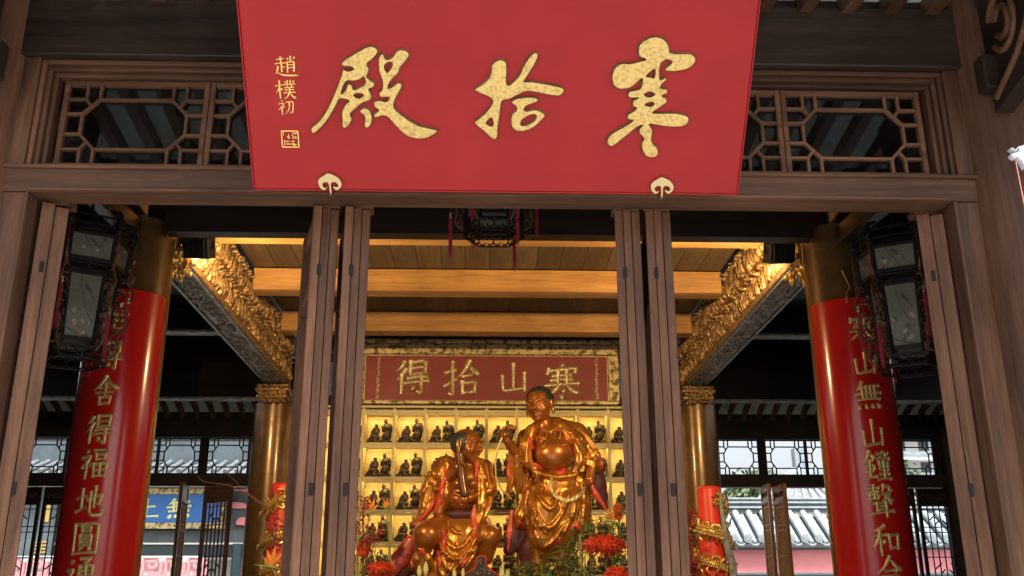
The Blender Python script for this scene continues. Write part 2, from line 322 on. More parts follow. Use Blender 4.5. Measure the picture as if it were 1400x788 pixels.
def brush_obj(ch, mapf, mat, parent, name='character', w=.088, rise=.07):
    r = random.Random(ord(ch)); b = MB()
    for si, st in enumerate(BR[ch].split('|')):
        ty = st[0]; pts = [tuple(float(q)/100-.5 for q in p.split(',')) for p in st[1:].split()]
        pts = [(x+r.uniform(-.008, .008), y+r.uniform(-.008, .008)+rise*x) for x, y in pts]
        if ty == 'h': (x0, y0), (x1, y1) = pts; pts = [(x0, y0+.008), (x0+(x1-x0)*.35, y0+(y1-y0)*.35+.012), (x0+(x1-x0)*.8, y0+(y1-y0)*.8+.010), (x1, y1-.006)]
        if ty == 'z':
            q = [pts[0]]
            for i in range(1, len(pts)-1):
                (ax_, ay), (bx_, by), (cx_, cy_) = pts[i-1], pts[i], pts[i+1]
                q += [(bx_+(ax_-bx_)*.08, by+(ay-by)*.08), (bx_+(cx_-bx_)*.08, by+(cy_-by)*.08)]
            q.append(pts[-1]); cur = q; out_ = []
            for i in range(len(cur)-1): out_ += [cur[i], tuple((cur[i][j]+cur[i+1][j])/2 for j in (0, 1))]
            P_ = out_+[cur[-1]]
        else: P_ = catmull(pts, 4, False)
        m = len(P_); pr = WPR[ty]; n = 8; base = len(b.v)
        for k, (x, y) in enumerate(P_):
            t = k/(m-1)*4; i = min(3, int(t)); ww = w*(pr[i]+(pr[i+1]-pr[i])*(t-i))*.62
            x0, y0 = P_[max(0, k-1)]; x1, y1 = P_[min(m-1, k+1)]; dx, dy = x1-x0, y1-y0; l = math.hypot(dx, dy) or 1; nx, ny = -dy/l, dx/l
            if k == 0: x -= dx/l*ww*.6; y -= dy/l*ww*.6
            for j in range(n):
                a = 2*pi*j/n; b.v.append(mapf(x+nx*ww*math.cos(a), y+ny*ww*math.cos(a), ww*.8*math.sin(a)+.004+si*.0006))
        for k in range(m-1):
            for j in range(n): j2 = (j+1) % n; b.f.append((base+k*n+j, base+k*n+j2, base+(k+1)*n+j2, base+(k+1)*n+j))
        b.f.append(tuple(base+j for j in range(n))[::-1]); b.f.append(tuple(base+(m-1)*n+j for j in range(n)))
    return b.build(name, mat, parent, smooth=50)
def glyph_obj(ch, mapf, mat, parent, name='character', **kw):
    me0, a = glyph(ch, **kw); me = me0.copy(); me.name = name; me.materials.clear()
    w = np.array([tuple(mapf(*p)) for p in a]); c = (w.min(0)+w.max(0))/2
    me.vertices.foreach_set('co', (w-c).ravel()); me.update(); shade(me, 50)
    return link(name, me, mat, parent, c)
def flat(cx, y, cz, s, dx=0, wx=1.):                # maps glyph space to an upright plane facing the camera side
    return lambda x, v, w: (cx+x*s*wx, y-w*s, cz+v*s)

# ================================================================== the temple hall
hall = empty('temple_hall', (0, 0, 0), 'dark timber temple hall front with open doors, latticed transom and carved gilt beams inside', 'temple')
P = lambda n, m, *b, bev=.004: boxp(n, m, hall, *b, bev=bev)
COLX = 2.775
# outer and inner columns
for s in (-1, 1):
    for (y, m, z1, r) in ((.05, WD['jambz'], 5.3, .25), (2.68, M_col, 4.55, .25), (8.05, M_col, 4.2, .25), (10.75, WD['brownz'], 4.6, .2)):
        b = MB(); b.lathe([(r, 0), (r*1.01, 1.5), (r*.985, z1)], (s*COLX, y, 0), 40); b.build('column', m, hall, smooth=40)
        b = MB(); b.lathe([(r*1.5, 0), (r*1.7, .12), (r*1.6, .2), (r*1.15, .26)], (s*COLX, y, 0), 32); b.build('column_base', M_stone, hall, smooth=40)
        b = MB(); b.lathe([(.2, 0), (.2, 4.6)], (s*7.4, y, 0), 20)
        b.build('column', WD['blackz'] if y > 1 else WD['weatherz'], hall, smooth=40)
# lintel and jambs of the door frame
P('lintel', WD['jambx'], -2.56, 2.565, -.03, .14, 3.67, 3.808)
P('lintel_moulding', WD['jambx'], -2.40, 2.405, -.045, -.031, 3.672, 3.684, bev=.002)
P('lintel_moulding', WD['jambx'], -2.56, 2.565, -.05, -.031, 3.796, 3.815, bev=.003)
for s in (-1, 1):
    x0, x1 = sorted((s*2.405, s*2.575))
    P('door_jamb', WD['jambz'], x0, x1, -.02, .13, 0, 3.668)
    x0, x1 = sorted((s*2.405, s*2.421)); P('jamb_bead', WD['jambz'], x0, x1, -.034, -.021, 0, 3.668, bev=.003)
P('threshold', WD['weatherx'], -2.4, 2.4, -.06, .12, 0, .22)
# head beam above the transom
P('head_beam', WD['darkx'], -2.62, 2.62, -.06, .16, 4.455, 4.826, bev=.008)
P('head_beam_ledge', WD['darkx'], -2.62, 2.62, -.02, .15, 4.828, 4.90)
for s in (-1, 1):
    x0, x1 = sorted((s*2.455, s*2.60)); P('transom_post', WD['jambz'], x0, x1, -.03, .12, 3.816, 4.453)
# transom frame mouldings
for k, (m, dep) in enumerate(((0, -.015), (.028, .005), (.056, .028))):
    x, z0, z1 = 2.453-m, 3.816+m*.5, 4.45-m
    P('transom_moulding', WD['jambx'], -x, x, dep, .10, z1-.024, z1, bev=.004)
    P('transom_moulding', WD['jambx'], -x, x, dep, .10, z0, z0+.012, bev=.003)
    for s in (-1, 1):
        a, b_ = sorted((s*x, s*(x-.024))); P('transom_moulding', WD['jambz'], a, b_, dep+.002, .10, z0+.012, z1-.024, bev=.004)
def lattice_lines():
    q = [((.115, .37), (.23, .18)), ((0, .18), (.13, .18)), ((.13, 0), (.13, .18)), ((.13, .18), (.174, .275)), ((.23, 0), (.23, .18)), ((0, .37), (.115, .37))]
    L = []
    for a, b in q:
        for fx in (0, 1):
            for fz in (0, 1): L.append(tuple((1-p[0] if fx else p[0], 1-p[1] if fz else p[1]) for p in (a, b)))
    return L+[((.23, .18), (.77, .18)), ((.23, .82), (.77, .82)), ((.115, .37), (.115, .63)), ((.885, .37), (.885, .63))]
def sash(parent, x0, x1, z0, z1, y, mat, w=.022, d=.03, fr=.028, glassm=None, name='transom_window', fm=None):
    f = MB()
    f.box(x0, x0+fr, y, y+d*1.5, z0, z1); f.box(x1-fr, x1, y, y+d*1.5, z0, z1)
    f.box(x0+fr, x1-fr, y+.002, y+d*1.5, z0, z0+fr*.8); f.box(x0+fr, x1-fr, y+.002, y+d*1.5, z1-fr, z1)
    o = f.build(name, fm or mat, parent, .003)
    a0, a1, c0, c1 = x0+fr, x1-fr, z0+fr*.8, z1-fr
    l = MB()
    for k, (p, q) in enumerate(lattice_lines()):
        P0 = Vector((a0+(a1-a0)*p[0], y+d*.6+.0007*(k % 5), c0+(c1-c0)*p[1])); P1 = Vector((a0+(a1-a0)*q[0], y+d*.6+.0007*(k % 5), c0+(c1-c0)*q[1]))
        l.bar(P0, P1, w, d)
    l.build('lattice', mat, o, .003 if d > .02 else 0)
    if glassm: MB().box(a0, a1, y+d*1.2, y+d*1.2+.004, c0, c1).build('pane', glassm, o)
    return o
for k in range(6):
    x0 = -2.345+k*.7817
    sash(hall, x0+.002, x0+.7797, 3.848, 4.362, .05, WD['lattx'], w=.0165, d=.026, glassm=M_glass, fm=WD['lattx'])
# eave: rafters and pale boards over the doorway, sloping out over the steps
for k in range(-13, 14):
    x = k*.238+.05
    b = MB(); b.bar((x, .3, 4.905), (x, -1.5, 4.62), .075, .11, up=(0, 0, 1)); b.build('rafter', WD['browny'], hall, .006)
    b = MB(); b.bar((x+.119, .3, 4.952), (x+.119, -1.5, 4.667), .160, .012, up=(0, 0, 1)); b.build('soffit_board', M_eavep, hall)
P('eave_beam', WD['darkx'], -9, 9, -1.62, -1.5, 4.55, 4.74)
# bracket with cloud carving at the right and left column heads
for s in (-1, 1):
    pts = [(0, 0), (.34, .05), (.62, .16), (.80, .36), (.86, .6), (.86, .78), (0, .78)]
    b = MB(); n = len(pts); X = s*2.66
    for dx in (-.05, .05):
        for (u, v) in pts: b.v.append((X+dx, -.2-u, 4.1+v))
    b.f.append(tuple(range(n))); b.f.append(tuple(range(n, 2*n))[::-1])
    for i in range(n): j = (i+1) % n; b.f.append((i, i+n, j+n, j))
    o = b.build('eave_bracket', WD['darky'], hall, .006)
    t = MB()
    for c, r in (((-.36, 4.52), .12), ((-.62, 4.68), .10)):
        for rr in (r, r*.55):
            t.tube([(X-s*.056, c[0]-.05+rr*math.cos(a), c[1]+rr*math.sin(a)*1.3) for a in np.linspace(.4, 5.6, 14)], .018, 6)
    t.tube([(X-s*.056, -.25, 4.16), (X-s*.056, -.5, 4.28), (X-s*.056, -.7, 4.46), (X-s*.056, -.8, 4.7)], .016, 6)
    t.build('cloud_carving', WD['weathery'], o, smooth=50)
    x0, x1 = sorted((s*2.535, s*2.99)); P('bracket_block', WD['darkx'], x0, x1, -.30, -.2, 4.2, 4.40, bev=.01)
    x0, x1 = sorted((s*2.60, s*2.64))
    P('tie_peg', M_brass, x0-.03, x1+.03, -.21, -.196, 4.44, 4.452, bev=.002)
# side bays of the front: panelled timber walls (out of the picture, but they close the hall)
for s in (-1, 1):
    x0, x1 = sorted((s*2.95, s*8.2))
    P('side_bay_wall', WD['darkz'], x0, x1, .0, .1, 0, 4.95)
    x0, x1 = sorted((s*8.2, s*8.3)); P('end_wall', WD['darkz'], x0, x1, 0, 10.9, 0, 5.0)
    x0, x1 = sorted((s*3.0, s*9.0)); P('eave_board', M_eavep, x0+(.2 if s > 0 else 0), x1-(.2 if s < 0 else 0), -1.5, .0, 4.93, 4.96)
# roof over everything
b = MB()
prof = [(-1.75, 4.78), (-1.75, 4.98), (5.3, 9.2), (12.6, 5.1), (12.6, 4.95), (5.3, 8.9)]
for x in (-9.2, 9.2):
    for (y, z) in prof: b.v.append((x, y, z))
n = len(prof); b.f += [tuple(range(n)), tuple(range(n, 2*n))[::-1]]+[(i, i+n, (i+1) % n+n, (i+1) % n) for i in range(n)]
b.build('roof', M_tiled, hall)
# dark board sheet under the roof
b = MB(); b.box(-8.19, 8.19, .17, 2.52, 5.02, 5.05); b.build('attic_board', WD['blackx'], hall)
for s in (-1, 1):
    x0, x1 = sorted((s*2.86, s*8.19)); MB().box(x0, x1, 2.53, 10.6, 5.52, 5.55).build('attic_board', WD['blackx'], hall)
# inner header beam between the gold columns and its side bays
P('header_beam', WD['darkx'], -2.54, 2.54, 2.44, 2.57, 4.425, 5.015)
for s in (-1, 1):
    x0, x1 = sorted((s*3.02, s*8.15)); P('header_beam', WD['blackx'], x0, x1, 2.6, 2.74, 4.5, 5.0)
    x0, x1 = sorted((s*2.68, s*2.86)); P('tie_beam', WD['darky'], x0, x1, .31, 2.43, 4.55, 4.78)
    x0, x1 = sorted((s*2.6, s*2.7))
    b = MB(); b.bar((s*2.77, .35, 4.3), (s*2.77, 2.42, 4.44), .13, .15, up=(0, 0, 1)); b.build('moon_beam', WD['darky'], hall, .02)
# ceiling of the middle bay: cross beams and boards
for (y, z1) in ((3.86, 5.2), (5.46, 5.2), (7.06, 5.2)):
    P('cross_beam', WD['honeyx'], -2.56, 2.56, y, y+.17, 4.93, z1-.004, bev=.006)
    P('beam_bead', WD['brownx'], -2.558, 2.558, y-.012, y-.001, 4.932, 4.944, bev=.002)
ys = (2.58, 3.86+.17, 5.46+.17, 7.06+.17, 8.9)
for k in range(4):
    y0, y1 = ys[k], (ys[k+1]-.17 if k < 3 else ys[k+1])
    for i in range(20):
        x = -2.56+i*.256; me_ = MB().box(x+.002, x+.253, y0+.001, y1-.001, 5.205, 5.225+rnd.random()*.004).build('ceiling_board', M_ceil, hall, .002)
P('ceiling_backing', WD['blackx'], -2.56, 2.56, 2.58, 8.9, 5.236, 5.27)
P('rear_header_beam', WD['blackx'], -2.54, 2.54, 8.55, 8.7, 4.95, 5.2)

# ---- carved longitudinal beams
def relief(u0, u1, v0, v1, nu, nv, fn):
    U_, V_ = np.meshgrid(np.linspace(u0, u1, nu), np.linspace(v0, v1, nv), indexing='ij'); H = fn(U_, V_)
    i = np.arange((nu-1)*(nv-1)); a = i//(nv-1)*nv+i % (nv-1); F = np.stack([a, a+nv, a+nv+1, a+1], 1)
    return U_.ravel(), V_.ravel(), H.ravel(), F
def figures(seed, length, hgt):
    r = np.random.RandomState(seed); prim = []
    x = .04
    while x < length:
        for row in (0, 1):
            z0 = .05+row*hgt*.47+r.uniform(-.03, .03); xx = x+r.uniform(-.02, .02)
            prim.append((xx, z0+.10, .030, .11, .034, r.uniform(-.4, .4)))            # robed body
            prim.append((xx+r.uniform(-.015, .015), z0+.235, .020, .024, .048, 0))      # head
            for q in range(3): prim.append((xx+r.uniform(-.05, .05), z0+r.uniform(.02, .22), .010, r.uniform(.03, .07), .036, r.uniform(-1.3, 1.3)))
        for q in range(5): prim.append((x+r.uniform(-.06, .06), r.uniform(.02, hgt-.02), r.uniform(.01, .022), r.uniform(.015, .05), r.uniform(.015, .036), r.uniform(-1.5, 1.5)))
        x += r.uniform(.075, .12)
    def fn(Ug, Vg):
        H = .006*np.sin(Ug*50+3*np.sin(Vg*21))
        for (cx, cz, a, b, h, t) in prim:
            i0, i1 = np.searchsorted(Ug[:, 0], (cx-.14, cx+.14)); 
            if i0 >= i1: continue
            du, dv = Ug[i0:i1]-cx, Vg[i0:i1]-cz; c, s = math.cos(t), math.sin(t)
            e = 1-((du*c+dv*s)/a)**2-((-du*s+dv*c)/b)**2
            H[i0:i1] = np.maximum(H[i0:i1], h*np.sqrt(np.clip(e, 0, 1))+.004*np.sin(du*260)*(e > 0))
        return H
    return fn
def scroll(seed, length, wid):
    r = np.random.RandomState(seed); pts = []
    x = 0; ph = r.uniform(0, 6)
    while x < length:
        pts.append((x, wid*.5+wid*.26*math.sin(x*7+ph), .015)); x += .010
        if r.rand() < .26:
            cx, cz, rr = x+r.uniform(-.05, .05), wid*r.uniform(.16, .84), r.uniform(.018, .042); a0 = r.uniform(0, 6)
            for t in np.linspace(0, 5.2, 16): pts.append((cx+rr*(1-t*.09)*math.cos(a0+t)*1.5, cz+rr*(1-t*.09)*math.sin(a0+t), .013))
    def fn(Ug, Vg):
        H = np.zeros_like(Ug)
        for (cx, cz, a) in pts:
            i0, i1 = np.searchsorted(Ug[:, 0], (cx-.016, cx+.016))
            if i0 >= i1: continue
            d = 1-((Ug[i0:i1]-cx)**2+(Vg[i0:i1]-cz)**2)/(a*a); H[i0:i1] = np.maximum(H[i0:i1], .021*np.sqrt(np.clip(d, 0, 1)))
        return H
    return fn
M_soff = plain('smoke_grey_carved_soffit', (.30, .285, .26), .45, metal=.15, col2=(.10, .095, .085), scale=10, bump=.2, bscale=50)
for s in (-1, 1):
    y0, y1, Zb, Zt = 2.96, 8.0, 4.46, 5.20
    xi, xo = s*2.60, s*2.87
    x0, x1 = sorted((xi, xo))
    cb = P('carved_beam', WD['browny'], x0, x1, y0, y1, Zb, Zt-.003)
    # gilded figures on the inner face
    u, v, h, F = relief(0, y1-y0-.04, .05, Zt-Zb-.03, 760, 110, figures(11 if s < 0 else 23, y1-y0, Zt-Zb))
    v3 = np.stack([xi-s*(.004+h*1.25), y0+.02+u, Zb+v], 1)
    me = bpy.data.meshes.new('figure_relief'); c = v3.mean(0); me.from_pydata((v3-c).tolist(), [], F.tolist()); shade(me, 60)
    link('figure_relief', me, M_goldc, cb, c)
    # carved soffit
    u, v, h, F = relief(0, y1-y0-.30, .035, abs(xo-xi)-.035, 560, 56, scroll(5 if s < 0 else 9, y1-y0, abs(xo-xi)))
    v3 = np.stack([min(xi, xo)+v, y0+.15+u, Zb-.003-h], 1)
    me = bpy.data.meshes.new('scroll_relief'); c = v3.mean(0); me.from_pydata((v3-c).tolist(), [], F.tolist()); shade(me, 60)
    link('scroll_relief', me, M_soff, cb, c)
    for (a, b_) in ((xi, xi-s*-.03), (xo-s*.03, xo)):
        q0, q1 = sorted((a, b_)); MB().box(q0, q1, y0+.02, y1, Zb-.022, Zb-.001).build('beam_fillet', M_soff, cb, .004)
    q0, q1 = sorted((xi-s*.035, xi-s*.002)); MB().box(q0, q1, y0+.02, y1-.01, Zb-.012, Zb+.045).build('gilt_edge', M_goldc, cb, .012)
    # lower gilt corbel at the front column and stepped capital at the rear one
    r2 = random.Random(3+s)
    b = MB()
    for k in range(46):
        yy = r2.uniform(2.80, 3.10); zz = 4.40-r2.random()*.26*(1-(yy-2.80)/.5); rr = r2.uniform(.02, .045)
        b.ball((s*(2.575+r2.uniform(-.09, .12)), yy, zz), (rr*.8, rr, rr*r2.uniform(.6, 1.4)), 8, 6)
    tag(b.build('leaf_corbel', M_goldp, hall, smooth=60), kind='stuff')
    b = MB(); b.box(s*2.735-.06, s*2.735+.06, 2.93, 3.25, 4.32, 4.455); b.build('corbel_block', M_goldc, hall, .02)
    b = MB(); X = s*2.75
    for k, (z, w) in enumerate(((4.20, .15), (4.245, .20), (4.29, .17), (4.335, .22), (4.385, .20))):
        b.box(X-w, X+w, 7.75-.1*(w-.15)*4, 8.06, z, z+.04)
    o = b.build('carved_capital', M_goldc, hall, .014)
    b = MB()
    for k in range(70):
        b.ball((X+r2.uniform(-.17, .17), 7.73+r2.uniform(-.03, .02), 4.19+r2.random()*.22), (.028, .02, .018), 6, 5)
    tag(b.build('capital_carving', M_goldc, o, smooth=60), kind='stuff')
    # lateral frame members of the side bays, pale strips coloured in for the light their lower edges catch
    x0, x1 = sorted((s*3.05, s*8.15))
    P('side_beam', WD['blackx'], x0, x1, 7.96, 8.12, 5.20, 5.5); P('side_beam_lit_edge', M_soff, x0, x1, 7.93, 8.13, 5.165, 5.197, bev=.003)
    P('side_beam', WD['blackx'], x0, x1, 9.72, 9.86, 4.665, 5.5); P('side_beam_lit_edge', M_soff, x0, x1, 9.68, 9.86, 4.632, 4.662, bev=.003)
    # curved rafters and pale soffit behind it, over the rear doors
    for k in range(22):
        xx = min(x0, x1)+.12+k*.235
        if xx > x1: break
        arc = [(9.90+.82*math.sin(t), 4.46+.30*math.cos(t)) for t in np.linspace(0, 1.45, 7)]
        b = MB()
        for q in range(6): b.bar((xx, arc[q][0], arc[q][1]), (xx, arc[q+1][0], arc[q+1][1]), .06, .06, up=(0, .3, 1))
        b.build('curved_rafter', WD['brownx'], hall, .005)
        b = MB()
        for q in range(6): b.bar((xx+.117, arc[q][0]+.02, arc[q][1]+.05), (xx+.117, arc[q+1][0]+.02, arc[q+1][1]+.05), .172, .012, up=(0, .3, 1))
        b.build('rear_soffit_board', M_eavep, hall)
    P('rear_head_beam', WD['blackx'], x0, x1, 10.66, 10.80, 4.235, 5.5)
    P('rear_lintel', WD['darkx'], x0, x1, 10.64, 10.82, 3.48, 3.665)
    # rear transom windows: posts and two sashes per bay
    for k in range(4):
        xp = s*(2.96+1.40*k)
        if k: P('rear_post', WD['blackz'], xp-.045, xp+.045, 10.67, 10.79, 3.668, 4.232)
        if k < 3:
            for h_ in (0, 1):
                a, b_ = sorted((xp+s*(.05+.655*h_), xp+s*(.70+.655*h_)))
                sash(hall, a, b_, 3.668, 4.23, 10.70, WD['blackx'], w=.018, d=.02, fr=.022, glassm=M_glassc, name='rear_transom_window')
# rear middle wall behind the shelf
P('rear_middle_wall', WD['blackz'], -2.55, 2.55, 10.66, 10.76, 0, 4.9)

# ---- door leaves
def door_leaf(x, yaw, mat='weather', y=.10, top=3.655, w=.56, t=.135, base=.24, parent=hall, strips=3, name='door_leaf', fine=False):
    # the leaf's closing edge faces the steps; it runs inwards from there
    ca, sa = math.cos(yaw), math.sin(yaw)
    def T(u, v): return (x+u*ca-v*sa, y+u*sa+v*ca)       # u across thickness, v along width (inwards)
    def blk(u0, u1, v0, v1, z0, z1, b):
        vs = [T(u0, v0), T(u1, v0), T(u1, v1), T(u0, v1)]
        return b.add([(p[0], p[1], z) for z in (z0, z1) for p in vs], [(0, 3, 2, 1), (4, 5, 6, 7), (0, 1, 5, 4), (1, 2, 6, 5), (2, 3, 7, 6), (3, 0, 4, 7)])
    at = (x, y, (top+base)/2); mz = WD[mat+'z']
    root = blk(-t/2+.012, t/2-.012, .07, .075, base+.1, top-.1, MB()).build(name, mz, parent, at=at)
    ws = [t/strips]*strips
    u = -t/2
    for k, wk in enumerate(ws):
        j = (.0, .006, .002)[k % 3]
        blk(u+.0015, u+wk-.0015, j, .07, base, top-(.012 if k == strips-1 else 0), MB()).build('stile', mz, root, .004); u += wk
    for zz, uu in ((3.30, -t*.17), (2.18, t*.05), (1.12, -t*.1)): blk(uu-.011, uu+.011, -.0022, .03, zz-.03, zz+.03, MB()).build('tenon_end', WD['blackz'], root, .002)
    blk(-t/2, t/2, w-.07, w, base, top, MB()).build('stile', mz, root, .004)
    for z0, z1 in ((base+.002, base+.12), (1.05, 1.13), (1.3, 1.38), (3.18, 3.25), (top-.10, top-.004)):
        blk(-t/2+.01, t/2-.01, .071, w-.071, z0, z1, MB()).build('rail', WD[mat+'y'], root, .003)
    for z0, z1 in ((base+.12, 1.05), (1.13, 1.3), (3.25, top-.10)):
        blk(-t/2+.03, t/2-.03, .071, w-.071, z0+.001, z1-.001, MB()).build('panel', WD[mat+'z'], root, .004)
    l = MB()
    for k in range(1, 7):
        v = .07+(w-.14)*k/7; blk(-.012, .012, v-.006, v+.006, 1.381, 3.179, l)
    for z in (1.5, 1.62, 2.2, 2.32, 2.9, 3.02): blk(-.013, .013, .071, w-.071, z, z+.012, l)
    l.build('lattice', mz, root)
    return root
for x, yaw in ((-2.315, .50), (-.900, .27), (-.735, .19), (.692, -.17), (.857, -.10), (2.33, -.50)):
    door_leaf(x, yaw, strips=2 if abs(x) > 2 else 3)
for x in (-2.325, -.905, -.735, .692, .857, 2.335):
    P('pivot_block', WD['weatherx'], x-.07, x+.07, .12, .22, 3.656, 3.69, bev=.003)

# ---- rear door leaves: one ajar on the left showing its lattice, a folded pair on the right, closed ones at the ends
def rear_leaf(x0, y0, yaw, w=.6, top=3.47, mat='brown'):
    ca, sa = math.cos(yaw), math.sin(yaw)
    T = lambda u, v, z: (x0+u*ca-v*sa, y0+u*sa+v*ca, z)
    def blk(b, u0, u1, z0, z1, v0=-.025, v1=.025):
        return b.add([T(u0, v0, z0), T(u1, v0, z0), T(u1, v1, z0), T(u0, v1, z0), T(u0, v0, z1), T(u1, v0, z1), T(u1, v1, z1), T(u0, v1, z1)],
                     [(0, 3, 2, 1), (4, 5, 6, 7), (0, 1, 5, 4), (1, 2, 6, 5), (2, 3, 7, 6), (3, 0, 4, 7)])
    at = T(w/2, 0, 1.9)
    root = blk(MB(), .05, w-.05, .2, 1.1, -.012, .012).build('rear_door_leaf', WD[mat+'z'], hall, at=at)
    for u in (0, w-.05): blk(MB(), u, u+.05, .15, top).build('stile', WD[mat+'z'], root, .004)
    for z0, z1 in ((top-.05, top), (top-.27, top-.22), (1.1, 1.16), (.15, .2)): blk(MB(), .051, w-.051, z0, z1).build('rail', WD[mat+'x'], root, .003)
    pn = blk(MB(), .052, w-.052, top-.219, top-.051, -.010, .010).build('carved_panel', WD[mat+'x'], root)
    c = MB()
    for k in range(7):
        u = .09+(w-.18)*k/6
        c.tube([T(u+.03*math.cos(a), -.016, top-.135+.035*math.sin(a)) for a in np.linspace(k, k+4.4, 9)], .008, 5)
    c.build('scroll_carving', WD['weatherx'], pn, smooth=50)
    l = MB(); zt, zb = top-.27, 1.16; n = 6
    for k in range(1, n): u = .05+(w-.1)*k/n; blk(l, u-.006, u+.006, zb, zt, -.012, .012)
    for zz in (zt-.06, zt-.32, zt-.40, (zt+zb)/2+.25, (zt+zb)/2-.05, zb+.3):
        blk(l, .051, w-.051, zz-.007, zz+.007, -.014, .014)
    for zc in (zt-.19, (zt+zb)/2+.1):
        um = w/2
        for sx in (-1, 1):
            l.bar(T(um+sx*.07, 0, zc+.06), T(um+sx*.17, 0, zc-.02), .014, .030, up=T(0, 1, 0) if 0 else (-sa, ca, 0))
            l.bar(T(um+sx*.03, 0, zc-.03), T(um+sx*.09, 0, zc-.09), .014, .030, up=(-sa, ca, 0))
    l.build('lattice', WD['weatherz'] if mat == 'brown' else WD[mat+'z'], root)
    MB().add([T(.05, .004, 1.17), T(w-.05, .004, 1.17), T(w-.05, .004, top-.28), T(.05, .004, top-.28)], [(0, 1, 2, 3)]).build('pane', M_glassc, root)
    return root
rear_leaf(-4.24, 10.55, -.62, w=.60, mat='latt')                # ajar, left
rear_leaf(-4.52, 10.60, -1.45, w=.60)
rear_leaf(4.28, 10.60, -1.62, w=.5, mat='honey'); rear_leaf(4.46, 10.60, -1.50, w=.5, mat='honey')
for s in (-1, 1):
    for k in range(3):
        xa = s*(6.05+.70*k); rear_leaf(xa if s > 0 else xa-.66, 10.72, 0, w=.66, top=3.47, mat='black')
        
floor = MB().box(-8.2, 8.2, .1, 10.9, -.02, .12).build('floor', M_stone, None, .01); tag(floor, kind='structure')
# ================================================================== the red name board, leaning out over the door
TILT = math.atan2(.667, .745)
bd = empty('name_board', (0, -.2, 3.622), 'large red lacquer name board with three gilt brush characters, leaning out over the doorway', 'sign', rot=(TILT, 0, 0))
NB = Vector((0, -math.cos(TILT), -math.sin(TILT))); SB = Vector((0, -math.sin(TILT), math.cos(TILT))); OB = Vector((0, -.2, 3.622))
def onb(px, py):                                       # pixel -> (across, up the slope) on the board's face
    d = FW+RT*((px-700)/FPX)-UP*((py-394)/FPX); t = (OB-CAM).dot(NB)/d.dot(NB); p = CAM+d*t-OB
    return (p.x, p.dot(SB))
HB = 1.06
MB().box(-1.215, 1.208, .0, .05, 0, HB).build('panel', M_red, bd, .004)
for a in ((-1.222, -1.2155, -.006, .055, -.006, HB+.006), (1.2085, 1.215, -.006, .055, -.006, HB+.006)): MB().box(*a).build('edge_strip', M_red, bd, .002)
MB().box(-1.215, 1.208, -.004, .052, -.008, -.0005).build('edge_strip', M_red, bd, .002)
M_charshade = plain('brown_edge_shade', (.20, .105, .045), .5, metal=.3, var=.5, scale=40, bump=.3)  # brown painted in as shadow on the sides and bevels of the strokes
def board_char(polys, ox, oy, sc, name='character', ext=.008, bev=.005, mat=M_gold, n=4):
    sp = [catmull([onb(ox+x/sc, oy+y/sc) for x, y in p], n) for p in polys]
    me = curve_mesh(sp, ext, bev); a = np.zeros(len(me.vertices)*3); me.vertices.foreach_get('co', a); a = a.reshape(-1, 3)
    a = np.stack([a[:, 0], -a[:, 2]-ext-.001, a[:, 1]], 1); c = (a.min(0)+a.max(0))/2
    me.vertices.foreach_set('co', (a-c).ravel()); me.update(); shade(me, 50)
    me.materials.clear(); o = link(name, me, mat, bd, c); me.materials.append(M_charshade)
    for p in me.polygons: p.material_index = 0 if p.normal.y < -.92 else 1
    for q in sp:
        P_ = [Vector((x, -.0012, y)) for x, y in q]; MB().tube(P_+[P_[0]], .0042, 5, False).build('shade_outline', M_charshade, o, smooth=60)  # thin dark line painting the shadow around each stroke
    return o
DIAN = [[(445,150),(470,125),(520,95),(570,65),(610,52),(645,65),(648,90),(625,120),(590,150),(600,180),(595,205),(588,225),(605,240),(632,262),(622,285),(600,295),(615,330),(605,355),(560,375),(525,405),(495,435),(505,460),(490,495),(465,515),(448,500),(452,470),(447,440),(455,405),(475,375),(490,362),(470,352),(435,352),(415,385),(385,440),(350,490),(310,530),(285,545),(275,530),(280,510),(320,475),(360,420),(390,360),(415,300),(435,250),(450,205),(457,183),(480,192),(515,182),(500,168),(460,165)],
        [(478,248),(512,248),(550,240),(572,224),(582,262),(548,285),(515,298),(503,270),(482,268),(470,300),(445,322),(452,290),(465,262)],
        [(515,330),(540,317),(570,328),(545,346)]]
DIAN2 = [[(555,410),(580,400),(605,415),(618,450),(612,495),(590,515),(575,500),(580,465),(570,440),(552,425)]]
DIAN3 = [[(660,110),(680,95),(695,125),(730,118),(760,80),(785,70),(822,85),(825,110),(800,145),(775,175),(765,205),(730,240),(713,265),(709,290),(735,280),(765,258),(785,265),(782,290),(755,340),(740,385),(760,420),(820,465),(880,500),(940,515),(980,525),(982,540),(930,570),(870,575),(810,555),(750,500),(710,455),(680,445),(635,455),(632,435),(655,415),(630,390),(632,365),(660,358),(700,365),(715,340),(668,340),(660,315),(674,300),(680,268),(672,230),(658,190),(655,140)],
         [(688,165),(710,142),(733,147),(728,172),(703,200)]]
SHI = [[(95,350),(140,320),(185,280),(205,240),(210,190),(240,160),(275,152),(305,175),(308,240),(305,300),(320,325),(360,295),(395,255),(425,190),(465,130),(500,103),(518,120),(505,165),(470,225),(435,280),(425,300),(470,300),(540,310),(620,325),(680,340),(692,360),(675,388),(640,395),(570,385),(500,370),(440,365),(390,385),(330,415),(285,425),(270,450),(262,520),(250,600),(245,670),(225,688),(200,675),(160,635),(115,600),(95,570),(120,550),(165,510),(205,460),(215,430),(195,405),(150,385),(105,365)],
       [(170,577),(205,542),(219,580),(205,598)]]
